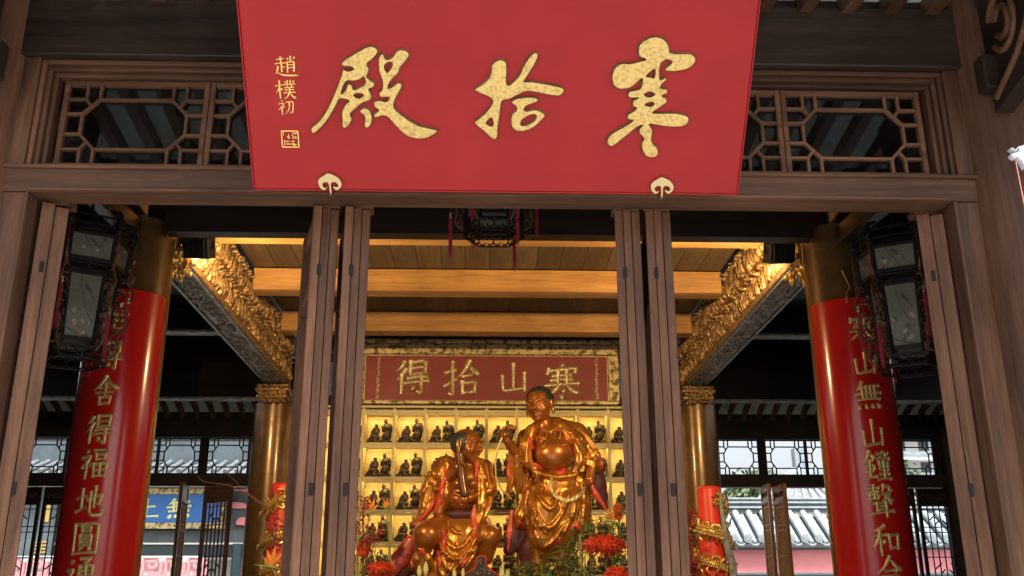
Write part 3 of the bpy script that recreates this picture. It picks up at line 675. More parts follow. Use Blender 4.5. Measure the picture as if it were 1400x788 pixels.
SHI2 = [[(342,435),(370,415),(430,405),(490,405),(518,420),(500,440),(445,460),(425,485),(440,497),(500,488),(545,505),(565,530),(540,560),(490,605),(430,630),(380,632),(345,605),(338,560),(345,520),(375,490),(370,465),(350,450)],
        [(405,567),(430,542),(480,520),(508,530),(495,560),(450,588),(410,594)]]
HAN = [[(245,150),(255,115),(300,85),(345,78),(385,95),(408,130),(412,160),(450,168),(520,168),(548,190),(545,220),(510,248),(450,262),(395,262),(392,245),(425,215),(400,200),(370,215),(360,240),(358,300),(375,305),(392,292),(390,312),(368,335),(362,352),(395,360),(398,380),(370,395),(392,408),(395,430),(360,455),(320,485),(360,488),(440,488),(500,500),(515,520),(505,545),(470,560),(400,560),(340,550),(302,548),(320,580),(315,620),(320,650),(345,675),(348,710),(325,725),(290,720),(268,690),(262,650),(275,625),(250,595),(250,572),(268,552),(240,560),(190,600),(140,640),(105,665),(80,655),(78,630),(100,600),(150,570),(200,540),(215,525),(190,520),(188,495),(215,480),(235,460),(215,450),(218,420),(245,405),(200,405),(188,385),(200,370),(255,355),(265,302),(240,320),(200,350),(150,358),(115,340),(103,300),(115,250),(150,222),(200,222),(250,210),(285,200),(250,182)],
       [(286,288),(331,252),(329,297),(312,294)], [(275,387),(305,373),(332,386),(305,401)], [(280,442),(305,429),(330,436),(310,451)]]
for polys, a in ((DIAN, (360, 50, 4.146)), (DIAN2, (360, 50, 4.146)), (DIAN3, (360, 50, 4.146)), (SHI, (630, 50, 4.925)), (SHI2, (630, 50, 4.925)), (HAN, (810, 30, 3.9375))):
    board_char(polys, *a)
for ch, px, py, s in (('趙', 391, 92, .100), ('樸', 391, 123, .092), ('初', 392, 147, .074)):
    u, v = onb(px, py); brush_obj(ch, (lambda u, v, s: lambda x, y, w: (u+x*s*1.05, -.001-w*s, v+y*s))(u, v, s), M_goldp, bd, 'signature_character', w=.075)
u, v = onb(397, 190)
b = MB(); q = .040
for k in range(4):
    a, b2 = [(-q, -q), (q, -q), (q, q), (-q, q)][k], [(q, -q), (q, q), (-q, q), (-q, -q)][k]
    b.bar((u+a[0], -.003, v+a[1]), (u+b2[0], -.003-.0003*k, v+b2[1]), .005, .006)
r2 = random.Random(5)
for gx in (-1, 1):
    for gz in (-1, 1):
        for k in range(5):
            x, z = u+gx*.018+r2.uniform(-.013, .013), v+gz*.018+r2.uniform(-.013, .013); a = r2.choice((0, pi/2, .5, 2.4)); l = r2.uniform(.005, .011)
            b.bar((x-l*math.cos(a), -.0035-.0002*k, z-l*math.sin(a)), (x+l*math.cos(a), -.0035-.0002*k, z+l*math.sin(a)), .0035, .005)
b.build('seal_mark', M_goldp, bd)
# ruyi hooks carrying the lower edge
HK = [(110,370),(105,310),(150,240),(230,185),(290,145),(330,138),(400,160),(480,200),(550,260),(590,340),(590,400),(560,450),(510,495),(450,490),(408,430),(440,415),(480,440),(515,410),(500,360),(450,332),(400,335),(375,370),(372,430),(378,530),(370,580),(345,580),(335,530),(328,430),(318,370),(290,335),(240,340),(200,375),(205,425),(250,455),(295,430),(270,480),(220,505),(165,480),(125,430)]
for k, (hx, lab) in enumerate(((452.5, 'brass cloud-shaped hook holding the lower edge of the red board, under its left character'), (904, 'brass cloud-shaped hook holding the lower edge of the red board, near its right end'))):
    h0 = OB+Vector((onb(hx, 262)[0], 0, 0))
    hk = empty('board_hook', tuple(h0), lab, 'hook', 'brass hooks under the red name board', rot=(TILT, 0, 0))
    pts = catmull([((x-350)*.00024, (505-y)*.00024) for x, y in HK], 3)
    me = curve_mesh([pts], .004, .003); a = np.zeros(len(me.vertices)*3); me.vertices.foreach_get('co', a); a = a.reshape(-1, 3)
    a = np.stack([a[:, 0], -a[:, 2]-.014, a[:, 1]], 1); me.vertices.foreach_set('co', a.ravel()); me.update(); shade(me, 50); me.materials.clear()
    link('cloud_plate', me, M_brass, hk)
    MB().tube([(0, -.012, -.014), (0, -.004, -.03), (0, .05, -.035), (0, .14, .03)], .006, 8).build('shank', M_brass, hk, smooth=60)

# ================================================================== couplet boards on the gold columns
M_goldk = plain('couplet_gilding', (.80, .60, .24), .35, metal=.4, col2=(.5, .34, .12), scale=50, bump=.3)
for s, chars, ys_, col, lab in ((-1, '拾得舍得福地圓通', (435, 487, 535, 588, 635, 687, 737, 785), (160, 152, 147, 137, 131, 126, 119, 113), 'red half-round couplet board with gilt characters, hung on the left gold column'),
                           (1, '寒山無山鐘聲和合', (450, 497, 543, 595, 638, 685, 740, 784), (1176, 1180, 1185, 1190, 1196, 1202, 1210, 1216), 'red half-round couplet board with gilt characters, hung on the right gold column')):
    cx, cy, r = s*2.816, 2.66, .290
    cbd = empty('couplet_board', (cx, cy, .9), lab, 'sign', 'red couplet boards on the gold columns')
    at = (cx, cy, 2.4); ztop = U(187 if s < 0 else 1150, 394 if s < 0 else 406, Y=cy-r).z
    b = MB(); n = 28; A = [pi+.03+(pi-.06)*k/n for k in range(n+1)]
    for rr in (r, r-.02):
        for z in (.9, ztop):
            for a in A: b.v.append((cx+rr*math.cos(a), cy+rr*math.sin(a), z))
    m = n+1
    for k in range(n):
        b.f += [(k, k+1, m+k+1, m+k), (2*m+k+1, 2*m+k, 3*m+k, 3*m+k+1), (m+k, m+k+1, 3*m+k+1, 3*m+k), (k+1, k, 2*m+k, 2*m+k+1)]
    b.f += [(0, m, 3*m, 2*m), (n+m, n, 2*m+n, 3*m+n)]
    b.build('lacquer_board', M_redc, cbd, .003, smooth=30, at=at)
    for ch, py, px in zip(chars, ys_, col):
        d = FW+RT*((px-700)/FPX)-UP*((py-394)/FPX); p = U(px, py, Y=cy-r+.02); z = p.z
        ang0 = max(-.9, min(.9, (p.x-cx)/r)); ang0 = math.asin(ang0)*.6; S = .218
        brush_obj(ch, lambda x, y, w: (cx+(r+.002+w*S)*math.sin(ang0+x*S/r*.9), cy-(r+.002+w*S)*math.cos(ang0+x*S/r*.9), z+y*S*1.02), M_goldk, cbd, w=.112)
    small = '寒山和尚詩句' if s < 0 else '二〇一七年歲次丁酉仲夏敬書'
    for k, ch in enumerate(small):
        z = (U(97, 716, Y=cy-.1).z-k*.092) if s < 0 else (U(1205, 517, Y=cy-.1).z-k*.072)
        a0 = s*1.10; S = .045
        glyph_obj(ch, lambda x, y, w: (cx+(r+.0015)*math.sin(a0+x*S/r)+w*S*.3*math.sin(a0), cy-(r+.0015)*math.cos(a0+x*S/r)-w*S*.3*math.cos(a0), z+y*S), M_goldc, cbd, 'inscription_character', thick=.018)
    # iron hanger hook at the top
    t = MB(); X = cx+s*-.10
    t.tube([(X, cy-r-.004, ztop-.05), (X, cy-r-.010, ztop+.02), (X+.03, cy-r-.02, ztop+.07), (X-s*-.02, cy-r-.01, ztop+.12), (X, cy-.27, ztop+.22)], .006, 6)
    t.build('hanger', M_brass, cbd, smooth=60)

# ================================================================== palace lanterns
def lantern(loc, lab, grp='hexagonal palace lanterns in the porch', white=False, cordl=.36, ph=pi/6):
    L = empty('palace_lantern', loc, lab, 'lantern', grp); ox, oy, oz = loc
    hexp = lambda r, k, z: (ox+r*math.cos(ph+k*pi/3), oy+r*math.sin(ph+k*pi/3), oz+z)
    lo, up_ = (.07, .185, .49, .212), (.57, .258, .74, .268)
    fr = MB()
    for (z0, r0, z1, r1), w in ((lo, .022), (up_, .024)):
        for k in range(6):
            fr.bar(hexp(r0, k, z0-.04), hexp(r1, k, z1+.04), w, w, up=(math.cos(ph+k*pi/3), math.sin(ph+k*pi/3), 0))
            fr.bar(hexp(r0, k, z0), hexp(r0, k+1, z0), w*.7, w, up=(0, 0, 1)); fr.bar(hexp(r1, k, z1), hexp(r1, k+1, z1), w*.71, w*.99, up=(0, 0, 1))
    fr.build('frame', WD['blackz'], L, .003)
    pr_ = random.Random(3)
    for (z0, r0, z1, r1) in (lo, up_):
        for k in range(6):
            a, b_, c, d = [Vector(p) for p in (hexp(r0*.96, k, z0), hexp(r0*.96, k+1, z0), hexp(r1*.96, k+1, z1), hexp(r1*.96, k, z1))]
            nn = ((b_-a).cross(d-a)).normalized(); cc = (a+c)/2
            if (cc-Vector((ox, oy, cc.z))).dot(nn) < 0: nn = -nn
            pane = MB().add([a-nn*.002, b_-nn*.002, c-nn*.002, d-nn*.002, a, b_, c, d], [(0, 1, 2, 3), (4, 7, 6, 5), (0, 4, 5, 1), (1, 5, 6, 2), (2, 6, 7, 3), (3, 7, 4, 0)]).build('painted_pane', M_paper, L)
            if nn.y > .3: continue
            W = (b_-a).length; H = (d-a).length
            Q = lambda u, v, e=.0016: a+(b_-a)*u+(d-a)*v+nn*e
            ink, ros = MB(), MB()
            flip = (b_-a).dot(RT) < 0; fu = (lambda u: 1-u) if flip else (lambda u: u)
            def blob(m, u, v, ru, rv, t, e=.0018):
                vs = [Q(u, v, e)]+[Q(u+(ru*math.cos(x)*math.cos(t)-rv*math.sin(x)*math.sin(t))/W, v+(ru*math.cos(x)*math.sin(t)+rv*math.sin(x)*math.cos(t))/H, e) for x in np.linspace(0, 2*pi, 10)[:-1]]
                m.add(vs, [(0, i, i % 9+1) for i in range(1, 10)])
            def stroke(m, pts, w):
                for p, q in zip(pts, pts[1:]):
                    d_ = Vector((q[0]-p[0])*W*0+0) if 0 else None
                    dx, dz = (q[0]-p[0])*W, (q[1]-p[1])*H; l = math.hypot(dx, dz) or 1; nx, nz = -dz/l*w/2/W, dx/l*w/2/H
                    m.add([Q(p[0]+nx, p[1]+nz), Q(p[0]-nx, p[1]-nz), Q(q[0]-nx, q[1]-nz), Q(q[0]+nx, q[1]+nz)], [(0, 1, 2, 3)])
            tall = H > .3
            main = [(.38, .98), (.42, .8), (.52, .66), (.62, .48), (.74, .38), (.85, .28)] if tall else [(.30, .95), (.38, .7), (.5, .45), (.58, .1)]
            stroke(ink, [(fu(u), v) for u, v in main], .006)
            stroke(ink, [(fu(u), v) for u, v in ([(.2, .68), (.3, .72), (.42, .7), (.5, .68)] if tall else [(.25, .45), (.38, .5), (.45, .55)])], .003)
            bu, bv = (.68, .76) if tall else (.55, .68)
            blob(ink, fu(bu), bv, .030, .013, -.9 if not flip else .9); blob(ink, fu(bu-.08), bv+.05*.4/H, .012, .011, 0); stroke(ink, [(fu(bu+.06), bv-.05), (fu(bu+.22), bv-.26*.25/H)], .007)
            for q_ in range(11 if tall else 5):
                blob(ros if q_ % 3 else ink, pr_.uniform(.1, .9), pr_.uniform(.05, .5 if tall else .9), pr_.uniform(.008, .021), pr_.uniform(.007, .014), pr_.uniform(0, 3), .0012+.0001*q_)
            if tall: stroke(ink, [(.02, .16), (.3, .1), (.6, .05), (.98, .02)], .010)
            tag(ink.build('ink_painting', M_ink, pane), kind='stuff'); tag(ros.build('blossom_painting', M_ink2, pane), kind='stuff')
    fw = MB()                                    # fretwork skirts and crest
    for k in range(6):
        for (r, z, h, dn) in ((.205, .02, .075, 1), (.24, .548, .045, 1), (.275, .80, .06, -1)):
            a, b_ = Vector(hexp(r, k, z)), Vector(hexp(r, k+1, z)); W = (b_-a).length
            fw.bar(a, b_, .012, .014, up=(0, 0, 1)); fw.bar(a-Vector((0, 0, dn*h)), b_-Vector((0, 0, dn*h)), .008, .010, up=(0, 0, 1))
            n = 4
            for i in range(n):
                c = a.lerp(b_, (i+.5)/n)-Vector((0, 0, dn*h*.5)); t = (b_-a).normalized(); rr = min(W/n*.52, h*.62)
                fw.tube([c+t*(rr*math.cos(x))+Vector((0, 0, rr*math.sin(x))) for x in np.linspace(.5+i % 2*pi, 5.3+i % 2*pi, 9)], .0055, 5)
        for sx in (-1, 1):                        # pierced side ornaments along the posts
            for q_ in range(7):
                z = .06+q_*.072; c = Vector(hexp(.222+.016*(q_ % 2), k, z)); rr = .02
                rad = Vector((math.cos(ph+k*pi/3), math.sin(ph+k*pi/3), 0))
                if sx > 0: fw.tube([c+rad*(rr*1.1*math.cos(x))+Vector((0, 0, rr*1.7*math.sin(x))) for x in np.linspace(q_*.9, q_*.9+4.6, 8)], .0055, 5)
    tag(fw.build('fretwork', WD['blackz'], L, smooth=50), kind='stuff')
    wg = MB()                                    # carved pierced wings standing out from each corner
    for k in range(6):
        rad = Vector((math.cos(ph+k*pi/3), math.sin(ph+k*pi/3), 0)); O = Vector((ox, oy, oz))
        wg.tube([O+rad*(.215+.085*math.sin(pi*t)**.7+.02*math.sin(t*26))+Vector((0, 0, .0+t*.80)) for t in np.linspace(0, 1, 26)], .008, 5)
        for q_ in range(9):
            t = (q_+.5)/9; z = .80*t; w_ = .085*math.sin(pi*t)**.7; c = O+rad*(.215+w_*.5)+Vector((0, 0, z)); rr = .028
            wg.tube([c+rad*(w_*.55*math.cos(x))+Vector((0, 0, rr*1.2*math.sin(x))) for x in np.linspace(q_*1.3, q_*1.3+4.9, 9)], .0065, 5)
    tag(wg.build('carved_wings', WD['brownz'], L, smooth=50), kind='stuff')
    for k in range(6):                             # dragon-head arms with cords and tassels
        rad = Vector((math.cos(ph+k*pi/3), math.sin(ph+k*pi/3), 0)); O = Vector((ox, oy, oz))
        d = MB()
        d.tube([O+rad*.26+Vector((0, 0, .77)), O+rad*.27+Vector((0, 0, .83)), O+rad*.29+Vector((0, 0, .83)), O+rad*.31+Vector((0, 0, .80)), O+rad*.28+Vector((0, 0, .78))], [.018, .024, .028, .022, .012], 7)
        d.tube([O+rad*.30+Vector((0, 0, .81)), O+rad*.325+Vector((0, 0, .765))], [.014, .007], 6)
        for sx in (-1, 1):
            tn = Vector((-rad.y, rad.x, 0))*sx
            d.tube([O+rad*.30+Vector((0, 0, .85)), O+rad*.28+tn*.015+Vector((0, 0, .885)), O+rad*.29+tn*.02+Vector((0, 0, .89))], [.008, .006, .003], 5)
            for q_ in range(3): d.tube([O+rad*.28+Vector((0, 0, .82-.01*q_)), O+rad*(.30-.01*q_)+tn*.03+Vector((0, 0, .80-.025*q_))], [.010, .003], 5)
        d.tube([O+rad*.28+Vector((0, 0, .83)), O+rad*.28+Vector((0, 0, .9)), O+rad*.2+Vector((0, 0, .93))], [.02, .016, .01], 6)
        d.build('dragon_head_arm', M_drag if white else WD['blackz'], L, smooth=60)
        top = .77-(cordl+.16*(k % 2)); X = O+rad*.295
        MB().tube([X+Vector((0, 0, .785)), X+Vector((0, 0, top))], .0022, 5).build('cord', M_tassel, L)
        tb = MB(); tb.lathe([(.004, .03), (.011, .022), (.011, .012), (.007, .006), (.012, 0), (.012, -.012), (.008, -.02)][::-1], tuple(X+Vector((0, 0, top-.01))), 10)
        cap = tb.build('tassel_cap', M_brass, L, smooth=50)
        ts = MB(); rr = random.Random(k)
        for q_ in range(16):
            a = rr.uniform(0, 6.28); e = rr.uniform(.3, 1)
            ts.tube([X+Vector((.006*math.cos(a), .006*math.sin(a), top-.028)), X+Vector((.011*e*math.cos(a), .011*e*math.sin(a), top-.09)), X+Vector((.013*e*math.cos(a)+.002, .013*e*math.sin(a), top-.28-rr.uniform(0, .045)))], [.0035, .004, .0018], 4)
        ts.build('tassel', M_tassel, L, smooth=60)
    c = MB(); c.lathe([(.05, .70), (.20, .74), (.255, .77), (.25, .785), (.06, .9), (.03, .96), (.012, .97), (.008, 1.5)], loc, 12); c.build('crown', WD['blackz'], L, smooth=40)
    return L
lantern((-2.65, 1.35, 3.16), 'dark hexagonal lantern with bird-painted panes, hanging in front of the left couplet board')
lantern((2.70, 1.35, 3.14), 'dark hexagonal lantern with bird-painted panes, hanging in front of the right couplet board')
lantern((.0, 1.5, 4.09), 'dark hexagonal lantern with red tassels at the centre, half hidden above the door lintel', cordl=.50, ph=0)
WL = lantern((2.98, -1.05, 2.80), 'lantern with a silver-white dragon head and pink cord at the right edge', None, True)
hp = [(268,622),(281,617),(289,627),(297,620),(306,612),(318,611),(330,604),(345,600),(372,604),(372,668),(348,690),(332,702),(324,690),(316,674),(307,668),(300,657),(291,662),(279,657),(272,645),(284,641),(297,637),(285,631)]
def u3(x, y): p = U(1290+x/3.03, y/3.03, Y=-1.05); return (p.x, p.z)
me = curve_mesh([[u3(x, y) for x, y in hp]], .012, .005); a = np.zeros(len(me.vertices)*3); me.vertices.foreach_get('co', a); a = a.reshape(-1, 3)
a = np.stack([a[:, 0], -1.05-a[:, 2], a[:, 1]], 1); c_ = a.mean(0); me.vertices.foreach_set('co', (a-c_).ravel()); me.materials.clear(); me.update(); hd_ = link('dragon_head', me, M_drag, WL, c_)
p = u3(300, 628); MB().ball((p[0], -1.07, p[1]), .004, 8, 6).build('eye', M_ink, hd_)
p0, p1 = u3(360, 636), (2.8, 3.5); MB().tube([(p0[0], -1.05, p0[1]), ((p0[0]+p1[0])/2, -1.05, p0[1]+.03), (p1[0], -1.05, p1[1]), (2.95, -1.05, 3.55)], [.03, .035, .03, .02], 8).build('dragon_neck', M_drag, WL, smooth=60)
p0, p1 = u3(297, 656), u3(318, 790); MB().tube([(p0[0], -1.05, p0[1]), (p0[0]+.004, -1.05, p1[1]-.1)], .0022, 5).build('cord', M_pink, WL)


# ================================================================== floodlights under the header beam
M_lamp = plain('lit_floodlight_lens', (1, .8, .45), .4, emit=((1, .66, .26), 6.), bump=0)
for s, lab in ((-1, 'black floodlight under the beam at the head of the left gold column'), (1, 'black floodlight under the beam at the head of the right gold column')):
    c = Vector((s*2.385, 2.86, 4.45)); fl = empty('floodlight', tuple(c), lab, 'lamp', 'floodlights above the carved beams')
    ax = Vector((-s*.25, .62, .30)).normalized(); sd = Vector((1, 0, 0)); sd = (sd-ax*sd.dot(ax)).normalized(); up_ = ax.cross(sd)
    b = MB(); b.bar(c-ax*.06, c+ax*.05, .25, .17, up=up_); b.build('housing', M_iron, fl, .01)
    b = MB()
    for k in range(7): b.bar(c-ax*.085+sd*(-.10+.033*k), c-ax*.06+sd*(-.10+.033*k), .008, .15, up=up_)
    b.build('cooling_fins', M_iron, fl)
    b = MB(); b.bar(c+ax*.0505, c+ax*.054, .22, .14, up=up_); b.build('lens', M_lamp, fl)
    b = MB(); b.tube([c-sd*.135, c-sd*.135+Vector((0, 0, .12)), c+sd*.135+Vector((0, 0, .12)), c+sd*.135], .01, 6); b.build('yoke', M_iron, fl)
    ld = bpy.data.lights.new('floodlight_lamp', 'SPOT'); ld.energy = 185; ld.color = (1, .67, .30); ld.spot_size = 2.75; ld.spot_blend = .7; ld.shadow_soft_size = .07
    lo_ = bpy.data.objects.new('floodlight_lamp', ld); COL.objects.link(lo_); lo_.location = c+ax*.09
    lo_.rotation_euler = (Vector((0, 6.6, 4.1))-lo_.location).to_track_quat('-Z', 'Y').to_euler()

# ================================================================== display shelf with lit niches
SH = empty('display_shelf', (0, 8.4, 1.6), 'pale gold wall shelf of lit square niches behind the two statues', 'shelf')
ZR = [4.20, 3.76, 3.31, 2.885, 2.48, 2.07, 1.66]; PX = .4105
for k in range(-6, 7): boxp('upright', M_shelf, SH, k*PX-.02, k*PX+.02, 8.36, 8.74, 1.6, 4.236)
for z in ZR:
    for k in range(-6, 6):
        boxp('niche_shelf', M_shelf, SH, k*PX+.021, (k+1)*PX-.021, 8.364, 8.74, z-.018, z+.018, bev=.002)
for r_ in range(6):
    z1, z0 = ZR[r_]-.018, ZR[r_+1]+.018
    for k in range(-6, 6):
        x0, x1 = k*PX+.021, (k+1)*PX-.021
        boxp('back_panel', M_back, SH, x0, x1, 8.70, 8.72, z0, z1, bev=0)
        boxp('led_strip', M_led, SH, x0+.01, x1-.01, 8.42, 8.435, z1-.014, z1-.002, bev=0)
        boxp('light_valance', M_shelf, SH, x0, x1, 8.372, 8.385, z1-.035, z1-.001, bev=.001)
boxp('top_moulding', M_shelf, SH, -2.5, 2.5, 8.33, 8.75, 4.238, 4.27)
# plaque on top
pq = empty('inner_plaque', (0, 8.34, 4.28), 'oxblood plaque with four gilt characters in a worn gilt frame above the shelf', 'sign')
z0, z1 = 4.285, 5.16
boxp('field', M_plaquered, pq, -1.66, 1.66, 8.37, 8.40, 4.33, 4.975, bev=0)
for nm, a in (('frame_rail', (-1.80, 1.80, 8.30, 8.42, 4.285, 4.335)), ('frame_rail', (-1.80, 1.80, 8.28, 8.42, 4.972, 5.11)), ('frame_cornice', (-1.84, 1.84, 8.22, 8.42, 5.112, 5.165)),
              ('frame_stile', (-1.80, -1.655, 8.302, 8.42, 4.336, 4.971)), ('frame_stile', (1.655, 1.80, 8.302, 8.42, 4.336, 4.971))):
    boxp(nm, M_plaqueframe, pq, *a, bev=.01)
for a in ((-1.655, 1.655, 8.345, 8.369, 4.336, 4.347), (-1.655, 1.655, 8.345, 8.369, 4.960, 4.971), (-1.655, -1.643, 8.345, 8.369, 4.348, 4.959), (1.643, 1.655, 8.345, 8.369, 4.348, 4.959)):
    boxp('inner_bead', M_plaquegold, pq, *a, bev=.002)
for ch, px, py in (('得', 564, 516), ('拾', 632, 518), ('山', 702, 519), ('寒', 769, 522)):
    p = U(px, py, Y=8.36); s = .50 if ch != '山' else .44
    brush_obj(ch, flat(p.x, 8.368, p.z, s), M_plaquegold, pq, w=.125)
for X in (-1.47, 1.50):
    b = MB(); r3 = random.Random(int(X*10)+20)
    for k in range(17):
        for q_ in range(5):
            x, z = X+r3.uniform(-.018, .018), 4.93-k*.034+r3.uniform(-.011, .011); a = r3.choice((0, .1, pi/2, .8, 2.3)); l = r3.uniform(.006, .014)
            b.bar((x-l*math.cos(a), 8.3665-.0003*q_, z-l*math.sin(a)), (x+l*math.cos(a), 8.3665-.0003*q_, z+l*math.sin(a)), .004, .003)
    b.build('small_script', M_plaquegold, pq)
boxp('inner_tie_board', WD['darkx'], hall, -2.5, 2.5, 8.44, 8.54, 5.0, 5.19)
# ================================================================== the two gilded figures: smooth-blended volumes turned into surfaces
PXM = .00868; YS = 6.8
def S(px, py, d=0): p = U(px, py, Y=YS+d*PXM); return np.array((p.x, p.y, p.z))
class Field:
    def __init__(s, lo, hi, h):
        s.h = h; s.lo = np.array(lo); n = np.ceil((np.array(hi)-s.lo)/h).astype(int)+1; s.n = n
        s.ax = [s.lo[i]+h*np.arange(n[i]) for i in range(3)]; s.F = np.full(n, .3, np.float32)
    def win(s, lo, hi):
        return tuple(slice(max(0, int((lo[i]-s.lo[i])/s.h)-1), min(s.n[i], int((hi[i]-s.lo[i])/s.h)+3)) for i in range(3))
    def grid(s, w): return np.meshgrid(*(s.ax[i][w[i]] for i in range(3)), indexing='ij', sparse=True)
    def put(s, w, d, k, sub=False):
        A = s.F[w]
        if sub: d = -d; m = np.maximum(A, d); s.F[w] = m+np.maximum(k-np.abs(A-d), 0)**2/(4*k)
        else: m = np.minimum(A, d); s.F[w] = m-np.maximum(k-np.abs(A-d), 0)**2/(4*k)
    def cone(s, a, b, ra, rb, k=.012, flat=1., sub=False):
        a = np.array(a); b = np.array(b); R = max(ra, rb)/min(1, flat)+k+s.h*2
        w = s.win(np.minimum(a, b)-R, np.maximum(a, b)+R); X, Y, Z = s.grid(w)
        if X.size == 0 or Y.size == 0 or Z.size == 0: return s
        v = b-a; v2 = v.copy(); v2[1] *= flat; L2 = max(1e-9, v2@v2)
        x, y, z = X-a[0], (Y-a[1])*flat, Z-a[2]; t = np.clip((x*v2[0]+y*v2[1]+z*v2[2])/L2, 0, 1)
        d = np.sqrt((x-v2[0]*t)**2+(y-v2[1]*t)**2+(z-v2[2]*t)**2)-(ra+(rb-ra)*t)
        s.put(w, d, k, sub); return s
    def path(s, pts, rs, k=.012, flat=1., sub=False):
        if not hasattr(rs, '__len__'): rs = [rs]*len(pts)
        for i in range(len(pts)-1): s.cone(pts[i], pts[i+1], rs[i], rs[i+1], k, flat, sub)
        return s
    def ell(s, c, r, k=.012, M=None, sub=False, fn=None):
        r = np.array(r, float); R = r.max()+k+2*s.h; c = np.array(c); w = s.win(c-R, c+R); X, Y, Z = s.grid(w)
        if X.size == 0 or Y.size == 0 or Z.size == 0: return s
        x, y, z = X-c[0], Y-c[1], Z-c[2]
        if M is not None: x, y, z = (M[0][j]*x+M[1][j]*y+M[2][j]*z for j in range(3))
        q = np.sqrt((x/r[0])**2+(y/r[1])**2+(z/r[2])**2); d = (q-1)*r.min()
        if fn: d = fn(x, y, z, d)
        s.put(w, d, k, sub); return s
    def front(s, x, z):
        i = int(round((x-s.lo[0])/s.h)); k = int(round((z-s.lo[2])/s.h))
        if not (0 <= i < s.n[0] and 0 <= k < s.n[2]): return None
        c = np.nonzero(s.F[i, :, k] < 0)[0]
        return s.ax[1][c[0]] if len(c) else None
    def mesh(s, name):
        F = s.F; n = F.shape; neg = F < 0
        c = np.zeros((n[0]-1, n[1]-1, n[2]-1), np.int8)
        offs = [(i, j, k) for i in (0, 1) for j in (0, 1) for k in (0, 1)]
        for i, j, k in offs: c += neg[i:n[0]-1+i, j:n[1]-1+j, k:n[2]-1+k]
        act = np.argwhere((c > 0) & (c < 8))
        if not len(act): return None
        idx = np.full(c.shape, -1, np.int32); idx[act[:, 0], act[:, 1], act[:, 2]] = np.arange(len(act))
        acc = np.zeros((len(act), 3)); cnt = np.zeros(len(act))
        for o in offs:
            for ax in range(3):
                if o[ax]: continue
                o2 = list(o); o2[ax] = 1
                a = F[act[:, 0]+o[0], act[:, 1]+o[1], act[:, 2]+o[2]]; b = F[act[:, 0]+o2[0], act[:, 1]+o2[1], act[:, 2]+o2[2]]
                m = (a < 0) != (b < 0); t = np.where(m, a/np.where(a-b == 0, 1, a-b), 0)
                p = np.tile(np.array(o, float), (len(act), 1)); p[:, ax] = t; acc[m] += p[m]; cnt[m] += 1
        V = (act+acc/cnt[:, None])*s.h+s.lo
        quads = []
        for ax in range(3):
            sl0 = [slice(None)]*3; sl1 = [slice(None)]*3; sl0[ax] = slice(0, -1); sl1[ax] = slice(1, None)
            A, B = neg[tuple(sl0)], neg[tuple(sl1)]; E = np.argwhere(A != B)
            u, v = [(1, 2), (2, 0), (0, 1)][ax]
            E = E[(E[:, u] > 0) & (E[:, v] > 0) & (E[:, u] < n[u]-1) & (E[:, v] < n[v]-1)]
            def at(du, dv):
                q = E.copy(); q[:, u] -= du; q[:, v] -= dv; return idx[q[:, 0], q[:, 1], q[:, 2]]
            Q = np.stack([at(1, 1), at(0, 1), at(0, 0), at(1, 0)], 1)
            inside = A[E[:, 0], E[:, 1], E[:, 2]]; Q[~inside] = Q[~inside][:, ::-1]; quads.append(Q)
        Q = np.concatenate(quads); Q = Q[(Q >= 0).all(1)]
        me = bpy.data.meshes.new(name); c0 = (V.min(0)+V.max(0))/2
        me.vertices.add(len(V)); me.vertices.foreach_set('co', (V-c0).ravel()); me.loops.add(len(Q)*4); me.loops.foreach_set('vertex_index', Q.ravel().astype(np.int32))
        me.polygons.add(len(Q)); me.polygons.foreach_set('loop_start', np.arange(0, len(Q)*4, 4, dtype=np.int32)); me.update(calc_edges=True); me.validate()
        me.polygons.foreach_set('use_smooth', [True]*len(me.polygons)); return me, c0
def headframe(yaw, pit, roll=0):                        # columns: right, forward, up of the head
    M = Matrix.Rotation(yaw, 3, 'Z') @ Matrix.Rotation(roll, 3, 'Y') @ Matrix.Rotation(pit, 3, 'X') @ Matrix.Rotation(pi, 3, 'Z')
    return np.array(M)
